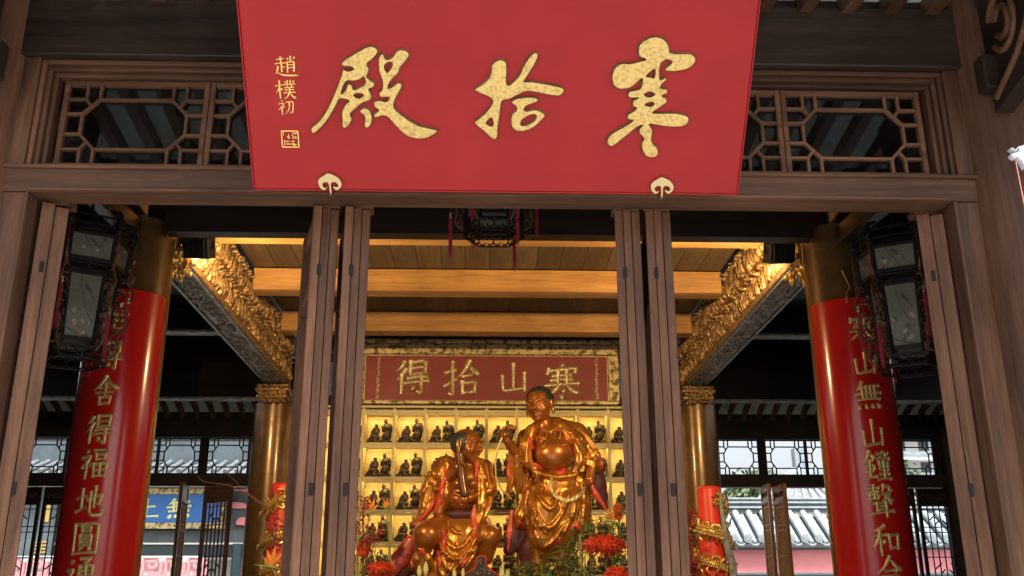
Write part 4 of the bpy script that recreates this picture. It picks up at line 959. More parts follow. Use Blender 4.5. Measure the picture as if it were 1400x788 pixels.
def head(B, Hh, c, hh, M, bald, smile):
    L = lambda x, f, z: np.array(c)+hh*(M @ np.array((x, f, z)))
    E = lambda x, f, z, r, k=.1, sub=False: B.ell(L(x, f, z), np.array(r)*hh, k*hh, M, sub)
    E(0, -.05, .22, (.74, .88, .80)); E(0, .16, -.36, (.60, .64, .62), .2)
    for s in (-1, 1):
        E(s*.34, .50, -.20, (.27, .26, .24), .15); E(s*.29, .70, .08, (.16, .10, .10), .06)
        B.path([L(s*.10, .82, .25), L(s*.3, .80, .32), L(s*.52, .62, .22)], .055*hh, .06*hh)
        B.cone(L(s*.15, .84, .045), L(s*.46, .70, .06), .030*hh, .022*hh, .02*hh, sub=True)
        E(s*.10, .90, -.18, (.09, .08, .07), .05)
        E(s*.77, -.05, .02, (.10, .20, .34), .05); E(s*.80, .0, -.38, (.09, .11, .20), .05); E(s*.86, -.02, .06, (.06, .10, .2), .04, True)
    B.path([L(0, .84, .22), L(0, .93, .0), L(0, 1.02, -.14)], [.06*hh, .075*hh, .12*hh], .07*hh)
    w = .30 if smile else .22
    B.path([L(-w, .66, -.38), L(0, .80, -.40), L(w, .66, -.38)], .055*hh, .05*hh); B.path([L(-w*.8, .66, -.50), L(0, .78, -.55), L(w*.8, .66, -.50)], .06*hh, .05*hh)
    B.path([L(-w*1.1, .72, -.40), L(0, .86, -.475), L(w*1.1, .72, -.40)], .035*hh, .02*hh, sub=True)
    E(0, .56, -.76, (.24, .22, .18), .15)
    def hairfn(x, y, z, d):
        x, y, z = x/hh, y/hh, z/hh; a = np.arctan2(x, y)
        st = .030*hh*np.abs(np.sin(a*13+z*2))
        fringe = .06*np.abs(np.sin(a*9))
        if bald: cut = np.maximum(np.maximum(y-.34-.10*np.abs(np.sin(z*9)), z-.50), -.80-z-fringe)+0*x
        else: cut = np.where(y > -.05, .42+.12*(1-np.abs(x))-.0-z+fringe*1.2-(np.abs(x) > .60)*.42, -.42-z+fringe)
        return np.maximum(d+st, cut*hh)
    Hh.ell(L(0, -.06, .22), np.array((.84, .97, .90))*hh, .004, M, fn=hairfn)
def hand(B, wrist, palm, fdir, curl, r, up, thumb=1):     # palm, four unequal curled fingers and a thumb from the palm's side
    w, p = np.array(wrist), np.array(palm); ax = (p-w)/np.linalg.norm(p-w); up = np.array(up, float); up -= ax*(up@ax); up /= np.linalg.norm(up); sd = np.cross(ax, up)
    B.cone(w, p, r*.75, r*.95, r*.4); B.ell(p, (r*1.05,)*3, r*.3)
    for i, (l, o) in enumerate(((.85, -.75), (1., -.27), (.95, .22), (.75, .68))):
        q = [p+sd*(o*r*1.1)+ax*(r*.7)]; d = ax.copy()
        for j, sg in enumerate((.85, .65, .5)):
            a = curl*(j+.6)*.55; d = ax*math.cos(a)+up*math.sin(a); q.append(q[-1]+d*(r*sg*l))
        B.path(q, [r*.30, r*.28, r*.25, r*.2], r*.06)
    q = [p+sd*(-thumb*r*.7)-ax*r*.1, p+sd*(-thumb*r*1.15)+ax*r*.5+up*r*.3, p+sd*(-thumb*r*.8)+ax*r*1.1+up*r*.7]
    B.path(q, [r*.36, r*.32, r*.24], r*.1)
def fold(Fd, pts, r, ks=.008, proud=.3, n=5, depth=None):   # raised fold that rides on the field's front surface
    P_ = catmull(pts, n, False); q = []
    for (px, py) in P_:
        p = S(px, py, -25); y = None
        for _ in range(2):
            y = Fd.front(p[0], p[2])
            if y is None: break
            p2 = U(px, py, Y=y); p = np.array((p2.x, p2.y, p2.z))
        if y is not None: q.append(np.array((p[0], y-r*proud, p[2])))
    m = len(q)
    if m < 2: return
    rs = [r*(.35+.65*math.sin(pi*(i+.4)/(m-.2))**.5) if m > 2 else r for i in range(m)]
    rs = [max(x, r*.3) for x in rs]
    Fd.path(q, rs, ks); return q
def ride(Fsrc, Fd, pts, r, proud=.6, n=5):               # trim placed in another field but following Fsrc's surface
    P_ = catmull(pts, n, False); q = []
    for (px, py) in P_:
        p = S(px, py, -25); y = Fsrc.front(p[0], p[2])
        if y is not None:
            p2 = U(px, py, Y=y); q.append(np.array((p2.x, y-r*(proud-.75), p2.z)))
    if len(q) > 2:
        q = [q[0]]+[(q[i-1]+q[i]*2+q[i+1])/4 for i in range(1, len(q)-1)]+[q[-1]]; m = len(q); Fd.path(q, [r*1.35*(.3+.7*math.sin(pi*(i+.5)/m)**.6) if proud < .7 else r for i in range(m)], .004)
def wrinkle(Fd, amp, f, box):
    w = Fd.win(*box); X, Y, Z = Fd.grid(w)
    s_ = np.sin(X*f+2.2*np.sin(Z*5.1)+Y*f*.5)*np.sin(Z*f*.35+X*6)
    Fd.F[w] += (amp*s_+amp*.5*np.sin(X*f*2.1-Z*f*.7+2*np.sin(Y*9))).astype(np.float32)
q_ = PXM
def standing(h):
    lo = S(680, 812, 45)-np.array((0, 1.0, .05)); lo[1] = YS-.55; hi = S(845, 520, 0)+np.array((.1, 0, .1)); hi[1] = YS+.5
    B, R, Ln, Hr, Mr = [Field(lo, hi, h) for _ in range(5)]
    M = headframe(-.42, .22)
    head(B, Hr, S(738, 554, -4), 23.6*q_, M, False, True)
    B.cone(S(742, 574, -1), S(746, 588, 2), 10*q_, 13*q_, .02)
    B.ell(S(752, 608, 2), (28*q_, 21*q_, 27*q_), .03); B.ell(S(757, 621, -11), (26*q_, 20*q_, 24*q_), .012)
    B.ell(S(741, 601, -13), (10*q_, 8*q_, 8*q_), .02); B.ell(S(765, 602, -13), (10*q_, 8*q_, 8*q_), .02)
    B.ell(S(760, 672, 6), (26*q_, 17*q_, 34*q_), .03)
    for x in (738, 746, 757, 765): B.cone(S(x+2, 588, -20), S(x, 599, -22), 1.1*q_, 1.6*q_, .008)
    for x0, x1 in ((732, 752), (752, 775)): B.path([S(x0, 608, -25), S((x0+x1)/2, 612, -27), S(x1, 606, -24)], 1.6*q_, .006, sub=True)
    B.path([S(742, 583+4, -13), S(752, 590, -15), S(764, 584, -11)], 2*q_, .008)
    B.ell(S(757, 633, -29), (1.6*q_,)*3, .004, sub=True)
    # arms
    B.cone(S(723, 604, 2), S(709, 624, -4), 9.5*q_, 8.5*q_, .01); B.cone(S(709, 624, -4), S(693, 603, -20), 8.5*q_, 5.2*q_, .012)
    hand(B, S(693, 603, -20), S(688.5, 595, -24), None, 1.25, 5.4*q_, (.5, -.6, .3), 1)
    B.cone(S(793, 604, 0), S(810, 630, -8), 10*q_, 8*q_, .01); B.cone(S(812, 628, -8), S(807, 650, -16), 8.5*q_, 5.8*q_, .012)
    hand(B, S(807, 648, -16), S(806, 656, -18), None, 1.5, 6*q_, (-.6, -.7, 0), -1)
    # legs and feet
    for x in (735, 768): B.path([S(x+6, 700, 0), S(x, 755, 2), S(x, 782, 0)], [20*q_, 11*q_, 9*q_], .02); B.path([S(x, 784, -2), S(x-4, 789, -20)], [8*q_, 6*q_], .01)
    # robe
    R.path([S(736, 588, 5), S(720, 599, 3), S(711, 627, 0)], [12*q_, 12*q_, 11*q_], .02)
    R.path([S(765, 584, 5), S(788, 593, 2), S(809, 626, -3), S(814, 637, -4)], [12*q_, 15*q_, 12.5*q_, 10*q_], .02)
    R.ell(S(755, 612, 12), (33*q_, 19*q_, 32*q_), .03)
    R.path([S(727, 588, -10), S(719, 608, -14), S(722, 632, -16), S(736, 648, -15)], [8*q_, 8*q_, 6.5*q_, 4*q_], .025)
    R.path([S(768, 584, -8), S(791, 604, -14), S(792, 632, -15), S(784, 650, -13)], [8*q_, 9.5*q_, 7*q_, 4*q_], .025)
    R.path([S(772, 586, 2), S(762, 578, 5), S(750, 576, 9), S(735, 582, 4), S(728, 590, 2)], [9*q_, 7*q_, 6*q_, 6*q_, 8*q_], .02)
    # sleeves
    R.path([S(709, 622, 0), S(708, 640, 4), S(711, 668, 8)], [14*q_, 12*q_, 7*q_], .02); R.path([S(702, 628, -2), S(699, 655, 2), S(694, 680, 4)], [7*q_, 6*q_, 2.5*q_], .015)
    R.path([S(716, 630, 6), S(722, 660, 10), S(720, 690, 10)], [11*q_, 10*q_, 7*q_], .02)
    Mr.path([S(812, 640, 6), S(816, 664, 9), S(827, 694, 8)], [12*q_, 13*q_, 4*q_], .02, flat=1.6)
    Ln.path([S(806, 660, 0), S(814, 675, 0), S(828, 696, 2)], [4*q_, 4.5*q_, 2*q_], .01)
    for t in (0, 1, 2): R.path([S(800, 627+t*3.4, -13), S(812, 632+t*3.4, -18), S(822, 629+t*3, -8)], 2.2*q_, .008)
    # skirt
    R.path([S(763, 664, 0), S(761, 690, 3), S(756, 722, 4), S(757, 738, 6)], [28*q_, 34*q_, 35*q_, 30*q_], .03, flat=1.45)
    R.path([S(735, 680, 4), S(716, 706, 6), S(711, 718, 8)], [20*q_, 12*q_, 8*q_], .02, flat=1.3)
    R.path([S(745, 700, -14), S(742, 735, -16), S(741, 756, -14)], [24*q_, 17*q_, 4*q_], .02, flat=1.6)
    R.path([S(775, 690, -6), S(787, 715, -6), S(797, 726, -2)], [24*q_, 15*q_, 5*q_], .02, flat=1.4)
    R.path([S(790, 660, 4), S(796, 690, 6), S(800, 722, 8)], [14*q_, 12*q_, 8*q_], .02)
    if h < .03:
        wrinkle(R, .0018, 50, (S(700, 730, 0)-np.array((0, .6, 0)), S(840, 585, 0)+np.array((0, .6, 0))))
    # waistband and draped folds
    fold(R, [(729, 645), (745, 650), (765, 653), (785, 650), (799, 645)], 4.2*q_, .010, .2)
    for pts, r in (([(728, 652), (735, 676), (748, 694), (757, 693), (764, 676)], 2.6), ([(725, 660), (731, 695), (744, 719), (756, 719), (770, 698), (778, 676)], 3.0),
                   ([(727, 655), (728, 690), (737, 716), (748, 730)], 2.2), ([(733, 650), (742, 672), (752, 682), (760, 672)], 1.8), ([(722, 668), (719, 695), (722, 730)], 2.4), ([(770, 730), (782, 706), (788, 680), (790, 660)], 2.4),
                   ([(745, 748), (760, 735), (772, 716)], 2.0), ([(797, 655), (798, 690), (797, 722)], 2.), ([(785, 600), (797, 615), (802, 628)], 1.8), ([(775, 588), (792, 603), (806, 622)], 2.), ([(768, 586), (778, 606), (782, 634)], 2.),
                   ([(714, 596), (712, 618), (714, 640), (712, 668)], 2.), ([(722, 596), (720, 620), (722, 650), (716, 684)], 1.8), ([(705, 626), (702, 650), (697, 676)], 1.6), ([(799, 592), (812, 610), (820, 626)], 1.8),
                   ([(732, 700), (733, 725), (740, 750)], 2.), ([(716, 700), (712, 712), (708, 722)], 2.)):
        fold(R, pts, r*1.2*q_, .008)
    for i in range(6):                                   # fine pleats falling from the waist, shoulder and sleeves
        fold(R, [(731+i*3.1, 657), (729+i*4.2, 672+i*2), (733+i*4.6, 688+i*3)], 1.0*q_, .004)
        fold(R, [(800-i*4.2, 660+i*2), (799-i*4, 690), (796-i*4.6, 716)], 1.1*q_, .004)
    for i in range(5):
        fold(R, [(774+i*6, 588+i*2), (784+i*5, 602+i*1.5), (790+i*5, 620)], 1.1*q_, .004); fold(R, [(712+i*2.6, 604), (704+i*3.6, 632), (702+i*4, 664)], 1.0*q_, .004)
    for i in range(4): fold(R, [(726+i*4, 704), (730+i*4, 724), (737+i*3, 742)], 1.1*q_, .004)
    # rope loop in the right hand
    Rp = Field(lo, hi, h) if h < .03 else R
    if h < .03:
        for o in (0, 3.2):
            ride(R, Rp, [(803, 659+o*.6), (797, 671+o), (786, 680+o), (775, 683+o), (764, 680+o), (756, 672+o), (752.5, 663+o*.3), (754, 655+o*.5)], 1.7*q_, 1.5)
    # vermilion hems
    for pts, r in (([(729, 586), (727, 603), (731, 622), (740, 637), (752, 643), (765, 641)], 1.3), ([(772, 592), (780, 606), (781, 622), (776, 634), (766, 642)], 1.3), ([(700, 622), (694, 645), (703, 660), (696, 682)], 2.4), ([(722, 599), (727, 612), (733, 618)], 2.4),
                   ([(770, 594), (776, 603)], 3.2), ([(730, 634), (738, 640), (748, 642)], 2.4), ([(760, 645), (767, 648), (772, 641)], 3.), ([(800, 630), (801, 642), (805, 650)], 1.6), ([(823, 630), (822, 645), (814, 652)], 1.6), ([(709, 712), (716, 720), (713, 735)], 2.6), ([(780, 724), (787, 718), (795, 728)], 2.4), ([(765, 735), (760, 745)], 2.2)):
        ride(R, Ln, pts, r*q_, .5)
    Ln.path([S(700, 700, 14), S(697, 728, 14), S(694, 752, 10)], [3*q_, 5*q_, 2*q_], .01); Mr.path([S(718, 716, 16), S(705, 738, 15), S(696, 752, 13)], [17*q_, 14*q_, 8*q_], .03, flat=2.2); Mr.path([S(745, 720, 10), S(730, 755, 10), S(722, 778, 8)], [22*q_, 20*q_, 12*q_], .03, flat=1.6)
    # ledge of rock underfoot
    return dict(body=B, robe=R, robe_lining=Ln, hair=Hr, robe_inside=Mr, cord=Rp if h < .03 else None)
def seated(h):
    lo = S(515, 812, 45); lo[1] = YS-.65; hi = S(690, 575, 0)+np.array((.1, 0, .1)); hi[1] = YS+.5
    B, R, Ln, Hr, Mr = [Field(lo, hi, h) for _ in range(5)]
    M = headframe(1.02, .12)
    head(B, Hr, S(638, 611, -6), 23.5*q_, M, True, False)
    B.cone(S(637, 628, -2), S(637, 642, 0), 11*q_, 14*q_, .02)
    B.ell(S(634, 662, 0), (27*q_, 21*q_, 30*q_), .03); B.ell(S(630, 684, -6), (20*q_, 17*q_, 16*q_), .02)
    B.ell(S(628, 662, -15), (10*q_, 7*q_, 7*q_), .015); B.ell(S(644, 662, -15), (9*q_, 7*q_, 7*q_), .015)
    B.path([S(620, 674, -20), S(631, 679, -23), S(643, 674, -20)], 1.8*q_, .006)
    B.cone(S(606, 636, 2), S(592, 668, -8), 12*q_, 9.5*q_, .012); B.cone(S(592, 668, -8), S(620, 645, -24), 8.5*q_, 6*q_, .012)
    hand(B, S(619, 646, -24), S(626, 639, -28), None, 1.2, 6.4*q_, (.5, -.7, .4), -1)
    B.cone(S(662, 640, 2), S(668, 672, -8), 12*q_, 9*q_, .012); B.cone(S(668, 672, -8), S(642, 681, -24), 8*q_, 6*q_, .012)
    hand(B, S(644, 680, -24), S(635, 683, -28), None, 1.3, 6*q_, (.0, -.8, -.4), 1)
    # legs: bare shin on the left, bent knee on the right
    B.path([S(610, 722, 0), S(584, 732, -30), S(577, 756, -28), S(577, 795, -24)], [20*q_, 18*q_, 10*q_, 8.5*q_], .02)
    B.path([S(650, 722, 0), S(668, 734, -22), S(664, 762, -16)], [20*q_, 15*q_, 10*q_], .02)
    B.path([S(577, 798, -24), S(572, 806, -44)], [9*q_, 6.5*q_], .01)
    # robe over shoulders and sleeves
    R.path([S(630, 637, 7), S(611, 640, 4), S(593, 664, -2), S(588, 680, -4)], [11*q_, 14*q_, 13*q_, 10*q_], .02)
    R.path([S(645, 638, 6), S(659, 646, 3), S(668, 668, -4), S(664, 690, -6)], [10*q_, 11*q_, 11*q_, 8*q_], .02)
    R.ell(S(632, 668, 12), (32*q_, 16*q_, 33*q_), .03)
    R.path([S(612, 632, -10), S(606, 652, -14), S(608, 676, -14), S(600, 700, -12)], [9*q_, 9*q_, 9*q_, 8*q_], .015)
    R.path([S(655, 634, -8), S(656, 656, -14), S(658, 690, -16), S(650, 715, -14)], [8*q_, 8*q_, 8*q_, 6*q_], .015)
    R.path([S(586, 672, -6), S(583, 694, -8), S(574, 712, -8), S(562, 717, -6)], [12*q_, 9*q_, 6*q_, 2.5*q_], .02)
    R.path([S(656, 700, -14), S(650, 730, -16), S(646, 742, -16)], [8*q_, 6*q_, 3*q_], .015)
    for t in (0, 1, 2): R.path([S(580+t*2, 650+t*6, -12), S(592+t*2, 658+t*6, -18), S(604, 652+t*6, -12)], 2*q_, .008)
    # lap, knees' cloth and long diagonal drape
    R.path([S(604, 722, -4), S(634, 728, -6), S(655, 722, -2)], [18*q_, 20*q_, 18*q_], .03)
    R.path([S(600, 728, -12), S(585, 731, -26)], [17*q_, 17.5*q_], .02); R.path([S(652, 728, -6), S(667, 734, -20), S(667, 742, -18)], [15*q_, 16.5*q_, 13*q_], .02)
    R.path([S(630, 735, -14), S(620, 765, -16), S(600, 795, -14)], [24*q_, 27*q_, 22*q_], .03, flat=1.5)
    R.path([S(648, 742, -12), S(638, 764, -12), S(622, 790, -12)], [14*q_, 12*q_, 10*q_], .02)
    for x, d in ((562, 0), (592, 1)): R.path([S(577, 752, -30), S((x+577)/2, 764, -30), S(x, 778, -26)], [8*q_, 6.5*q_, 3.5*q_], .012)
    if h < .03: wrinkle(R, .0018, 52, (S(540, 800, 0)-np.array((0, .6, 0)), S(690, 640, 0)+np.array((0, .6, 0))))
    for pts, r in (([(604, 724), (612, 742), (624, 750), (636, 744), (646, 728)], 2.8), ([(603, 735), (610, 757), (622, 765), (636, 756), (650, 738)], 3.), ([(604, 750), (608, 772), (618, 778), (634, 766), (650, 750)], 2.6), ([(600, 762), (602, 782), (610, 790)], 2.4),
                   ([(646, 748), (632, 768), (616, 784)], 2.6), ([(652, 752), (640, 770), (624, 788)], 2.), ([(612, 712), (620, 726), (630, 730)], 2.), ([(600, 636), (588, 655), (580, 674)], 2.2), ([(609, 632), (600, 650), (596, 662)], 2.), ([(594, 640), (582, 660), (578, 678)], 1.8),
                   ([(664, 636), (674, 654), (678, 672)], 2.), ([(656, 634), (664, 655), (668, 668)], 1.8), ([(672, 682), (668, 698), (660, 712)], 2.2), ([(664, 684), (660, 702), (652, 720)], 1.8), ([(608, 640), (604, 660), (606, 684)], 1.8), ([(655, 640), (655, 670), (655, 700)], 1.8), ([(580, 684), (578, 700), (568, 713)], 2.),
                   ([(600, 716), (598, 730), (602, 746), (610, 758)], 2.4), ([(660, 720), (658, 736), (652, 750)], 2.2), ([(588, 748), (576, 752), (566, 746)], 2.)):
        fold(R, pts, r*1.2*q_, .008)
    for i in range(6):
        fold(R, [(612-i*4, 634+i*2), (600-i*3.2, 650+i), (592-i*2, 668)], 1.1*q_, .004); fold(R, [(652+i*3, 640+i), (660+i*2.8, 658), (663+i*2.4, 676)], 1.0*q_, .004)
        fold(R, [(606+i*5, 738+i), (612+i*5, 758), (606+i*4, 784)], 1.1*q_, .004)
    for i in range(4): fold(R, [(592-i*3, 676), (588-i*4, 694), (578-i*4, 708)], 1.0*q_, .004); fold(R, [(648-i*2, 742), (640-i*5, 762), (626-i*7, 782)], 1.1*q_, .004)
    for pts, r in (([(613, 640), (607, 655), (602, 672)], 2.6), ([(597, 674), (590, 690), (582, 702), (570, 714)], 2.6), ([(604, 672), (600, 690), (590, 706)], 2.6), ([(610, 660), (604, 676), (606, 690)], 2.), ([(649, 628), (652, 642), (650, 652)], 1.8), ([(650, 690), (647, 706), (650, 722), (646, 736)], 3.2),
                   ([(566, 746), (562, 762), (564, 776)], 1.6), ([(594, 748), (602, 762), (600, 776)], 2.2), ([(598, 716), (606, 728), (606, 748), (602, 762)], 2.), ([(565, 716), (573, 718), (580, 714)], 2.4), ([(640, 762), (630, 776), (622, 784)], 2.2), ([(616, 690), (622, 702), (632, 706)], 2.)):
        ride(R, Ln, pts, r*q_, .5)
    Ln.path([S(562, 742, 2), S(548, 764, 2), S(531, 786, 0)], [10*q_, 12*q_, 10*q_], .02, flat=1.8); Mr.path([S(566, 752, 8), S(556, 775, 8), S(545, 792, 8)], [12*q_, 13*q_, 12*q_], .02, flat=1.8)
    Ln.path([S(574, 756, -38), S(577, 752, -40), S(580, 757, -38)], 2.2*q_, .006)
    Mr.ell(S(630, 705, -3), (26*q_, 20*q_, 12*q_), .02)
    Mr.path([S(628, 750, 14), S(628, 800, 16)], [34*q_, 40*q_], .03, flat=1.3)
    # bamboo joint held upright in both hands
    Bm = Field(lo, hi, h) if h < .03 else R
    if h < .03: Bm.path([S(628, 622, -30), S(631, 650, -30), S(635, 676, -32)], [6.4*q_, 6.*q_, 5.6*q_], .004); Bm.ell(S(628, 619, -30), (4.6*q_, 4.6*q_, 4*q_), .004, sub=True)
    return dict(body=B, robe=R, robe_lining=Ln, hair=Hr, robe_inside=Mr, club=Bm if h < .03 else None)
M_club = plain('dark_amber_club', (.16, .06, .018), .36, metal=.35, coat=.4, var=.4, scale=14)
FM = dict(body=M_body, robe=M_robe, robe_lining=M_lin, hair=M_hair, robe_inside=M_maroon, cord=M_rope, club=M_club)
ZALT = 1.93
def pieces(name, me, c0):                                # loose pieces become objects of their own
    nv = len(me.vertices); a = np.zeros(nv*3); me.vertices.foreach_get('co', a); a = a.reshape(-1, 3)+c0
    f = np.zeros(len(me.loops), np.int64); me.loops.foreach_get('vertex_index', f); f = f.reshape(-1, 4)
    lab = np.arange(nv)
    while True:
        m = lab[f].min(1); new = lab.copy(); np.minimum.at(new, f.ravel(), np.repeat(m, 4)); new = new[new]
        if (new == lab).all(): break
        lab = new
    out = []
    for u in np.unique(lab):
        s_ = lab == u
        if s_.sum() < 60: continue
        ix = np.cumsum(s_)-1; ff = ix[f[s_[f[:, 0]]]]; v = a[s_]; c = (v.min(0)+v.max(0))/2; m2 = bpy.data.meshes.new(name)
        m2.from_pydata((v-c).tolist(), [], ff.tolist()); m2.polygons.foreach_set('use_smooth', [True]*len(m2.polygons)); out.append((m2, c))
    return out
def figure(fn, root, h):
    for k, Fd in fn(h).items():
        if Fd is None: continue
        r = Fd.mesh(k)
        if not r: continue
        for me, c in (pieces(k, *r) if k in ('robe_lining', 'robe_inside', 'cord') else [r]): link(k, me, FM[k], root, c)
st = empty('gilded_statue', (S(755, 700)[0], YS, ZALT), 'standing gilded monk statue with bare belly and dark cropped hair, raising a lotus stem', 'statue')
figure(standing, st, .0095)
b = MB(); b.tube([S(688, 594, -28), S(681, 612, -26), S(677, 632, -24), S(678, 654, -22), S(686, 670, -18), S(699, 682, -10)], .011, 8); b.build('lotus_stem', M_rope, st, smooth=60)
b = MB(); b.ball(S(700, 585, -24), (.045, .035, .028), 12, 8)
for a in range(7): t = a*2*pi/7; c = S(700, 585, -24); b.ball((c[0]+.035*math.cos(t), c[1]+.03*math.sin(t), c[2]-.008), (.025, .018, .022), 8, 6)
b.tube([S(690, 590, -27), S(694, 588, -26), S(698, 587, -25)], .01, 6); b.build('lotus_bud', M_body, st, smooth=60)
se = empty('gilded_statue', (S(620, 700)[0], YS, ZALT), 'seated gilded monk statue with a bald crown and side hair, holding an upright club', 'statue')
figure(seated, se, .0095)
# small bronze castings of the pair, one set per niche
def mini(fn, name):
    vs, fs = [], []; 
    d = fn(.042)
    A = None
    for k, Fd in d.items():
        if Fd is None: continue
        A = Fd.F if A is None else np.minimum(A, Fd.F); Fx = Fd
    Fx.F = A; me, c = Fx.mesh(name); return me, c
m1, c1 = mini(standing, 'standing_figure'); m2, c2 = mini(seated, 'seated_figure')
for m, c in ((m1, c1), (m2, c2)):
    n = len(m.vertices); a = np.zeros(n*3); m.vertices.foreach_get('co', a); a = a.reshape(-1, 3)+c
    a = (a-np.array((S(680, 700)[0], YS, ZALT+.1)))*.143; m.vertices.foreach_set('co', a.ravel()); m.update(); m.materials.append(M_bronze)
rb = MB(); rr = random.Random(2)
for k in range(26): rb.ball((rr.uniform(-.13, .14), rr.uniform(-.05, .06), rr.uniform(0, .02)), (rr.uniform(.02, .045), .03, rr.uniform(.012, .03)), 6, 4)
rb.box(-.15, .15, -.06, .07, -.02, -.002); mrock = rb.mesh('rock_base'); shade(mrock, 60); mrock.materials.append(M_bronze)
rb = MB(); rb.ball((.105, .045, .10), (.035, .03, .10), 8, 6); rb.ball((.10, .04, .215), .018, 8, 6); rb.ball((.075, .05, .15), (.03, .02, .06), 8, 6); mch = rb.mesh('attendant_figure'); shade(mch, 70); mch.materials.append(M_bronze)
ROWN = ('top', 'second', 'third', 'fourth', 'fifth', 'sixth'); CN = ('first', 'second', 'third', 'fourth', 'fifth', 'sixth', 'seventh', 'eighth')
for r_ in range(5):
    for k in range(-5, 5):
        x = (k+.5)*PX+.01; z = ZR[r_+1]+.018
        if -4 <= k < 4: lab = 'small bronze figure group, %s niche from the left in the %s row of the shelf' % (CN[k+4], ROWN[r_])
        else: lab = 'small bronze figure group in the %s row, half hidden behind the %s door leaves' % (ROWN[r_], 'left' if k < 0 else 'right')
        g = empty('figure_group', (x, 8.52, z+.02), lab, 'figurine', 'bronze figure groups in the shelf niches')
        for nm, me in (('standing_figure', m1), ('seated_figure', m2), ('attendant_figure', mch), ('rock_base', mrock)):
            o = bpy.data.objects.new(nm, me); COL.objects.link(o); o.parent = g; o.location = (0, 0, .012 if nm != 'rock_base' else 0)
            o.rotation_euler[2] = rnd.uniform(-.22, .22); o.scale = (1, 1, rnd.uniform(.93, 1.04))
# altar under the figures
al = empty('altar_table', (0, 6.9, 0), 'dark carved altar platform beneath the two statues, hidden by flowers', 'altar')
boxp('top', WD['brownx'], al, -2.2, 2.2, 5.9, 7.6, 1.80, ZALT-.02, bev=.01); boxp('plinth', WD['darkx'], al, -2.1, 2.1, 6.0, 7.5, 0.12, 1.798, bev=.01)
b = MB(); rr = random.Random(8)
for k in range(60): x = rr.uniform(-1.2, 1.3); b.ball((x, 6.85+rr.uniform(-.35, .35), ZALT), (rr.uniform(.1, .25), .2, rr.uniform(.04, .12)), 8, 6)
ob = b.build('rock_ledge', M_bronze, al, smooth=50)
# ================================================================== dragon candles, altar flowers
YF = 6.05
def V(px, py, Y=YF): return U(px, py, Y=Y)
for s, px, py, lab in ((-1, 388, 662, 'red candle pillar with a gold coiled dragon, left of the altar by the rear column'), (1, 969, 666, 'red candle pillar with a gold coiled dragon, right of the altar beside a pale branch')):
    top = U(px, py, Y=6.9); c = (top.x, 6.9, .12); r = .145; H = top.z-.12
    cd = empty('dragon_candle', c, lab, 'candle', 'red dragon candles flanking the altar')
    MB().lathe([(r, 0), (r, H-.05), (r*.96, H-.015), (r*.85, H), (.02, H-.01)], c, 28).build('wax_pillar', M_cand, cd, smooth=50)
    d = MB(); n = 150; pts = []; rs = []
    for k in range(n):
        t = k/(n-1); a = -1.2+s*t*23.0; z = .12+H-.16-(t**.9)*1.3; pts.append(Vector((c[0]+(r+.02)*math.cos(a), c[1]+(r+.02)*math.sin(a), z))); rs.append(.034+.026*math.sin(pi*min(1, t*1.5+.1)))
    d.tube(pts, rs, 8)
    for k in range(0, n-1):                      # back fins and scales
        o = Vector((pts[k].x-c[0], pts[k].y-c[1], 0)).normalized(); tt = (pts[k+1]-pts[k]).normalized(); w = o.cross(tt).normalized()
        d.add([pts[k]+w*rs[k]*.8, pts[k]+w*rs[k]*.8+tt*.03, pts[k]+w*(rs[k]+.04)+o*.012+tt*.03], [(0, 1, 2)])
        for q in (-.6, 0, .6): d.ball(tuple(pts[k]+o*rs[k]*.8+w*q*rs[k]), rs[k]*.36, 5, 4)
        if k % 4 == 0: d.tube([pts[k]+w*.03, pts[k]+w*.09+o*.02+tt*.03, pts[k]+w*.10+o*.01+tt*.09, pts[k]+w*.05+o*.015+tt*.12], [.022, .018, .012, .003], 5); d.tube([pts[k]-w*.03, pts[k]-w*.08+o*.02-tt*.02, pts[k]-w*.12+o*.01+tt*.05], [.02, .015, .003], 5)
    hd = pts[0]; rr = random.Random(4)
    for k in range(40): d.ball((hd.x+rr.uniform(-.06, .06), hd.y+rr.uniform(-.05, .03), hd.z+rr.uniform(-.07, .07)), (.022, .02, .014), 6, 5)
    for k in range(9):
        a = k*.7; p = pts[12+k*5]; o = Vector((p.x-c[0], p.y-c[1], 0)).normalized()
        for q in range(3): d.tube([p+o*.02, p+o*.05+Vector((.03*(q-1), 0, -.03)), p+o*.035+Vector((.05*(q-1), 0, -.08))], [.012, .009, .002], 5)
    d.build('coiled_dragon', M_goldp, cd, smooth=50)
# gnarled pale branch beside the right candle
b = MB(); r2 = random.Random(11)
br = [V(1004, 800, 6.7), V(1001, 770, 6.7), V(993, 745, 6.72), V(990, 718, 6.7), V(986, 690, 6.7), V(984, 672, 6.72)]
b.tube(br, [.05, .045, .04, .035, .022, .01], 8); b.tube([V(996, 752, 6.7), V(1004, 742, 6.65), V(1008, 752, 6.62)], [.03, .025, .015], 7); b.tube([V(991, 725, 6.7), V(998, 716, 6.66), V(1000, 706, 6.66)], [.02, .014, .006], 6)
for k in range(26): p = br[r2.randrange(4)]; b.ball((p.x+r2.uniform(-.04, .06), p.y+r2.uniform(-.03, .03), p.z+r2.uniform(-.05, .05)), r2.uniform(.01, .022), 6, 5)
tag(b.build('driftwood_branch', M_bark, None, smooth=60), 'gnarled grey-white branch standing beside the right red candle', 'branch')

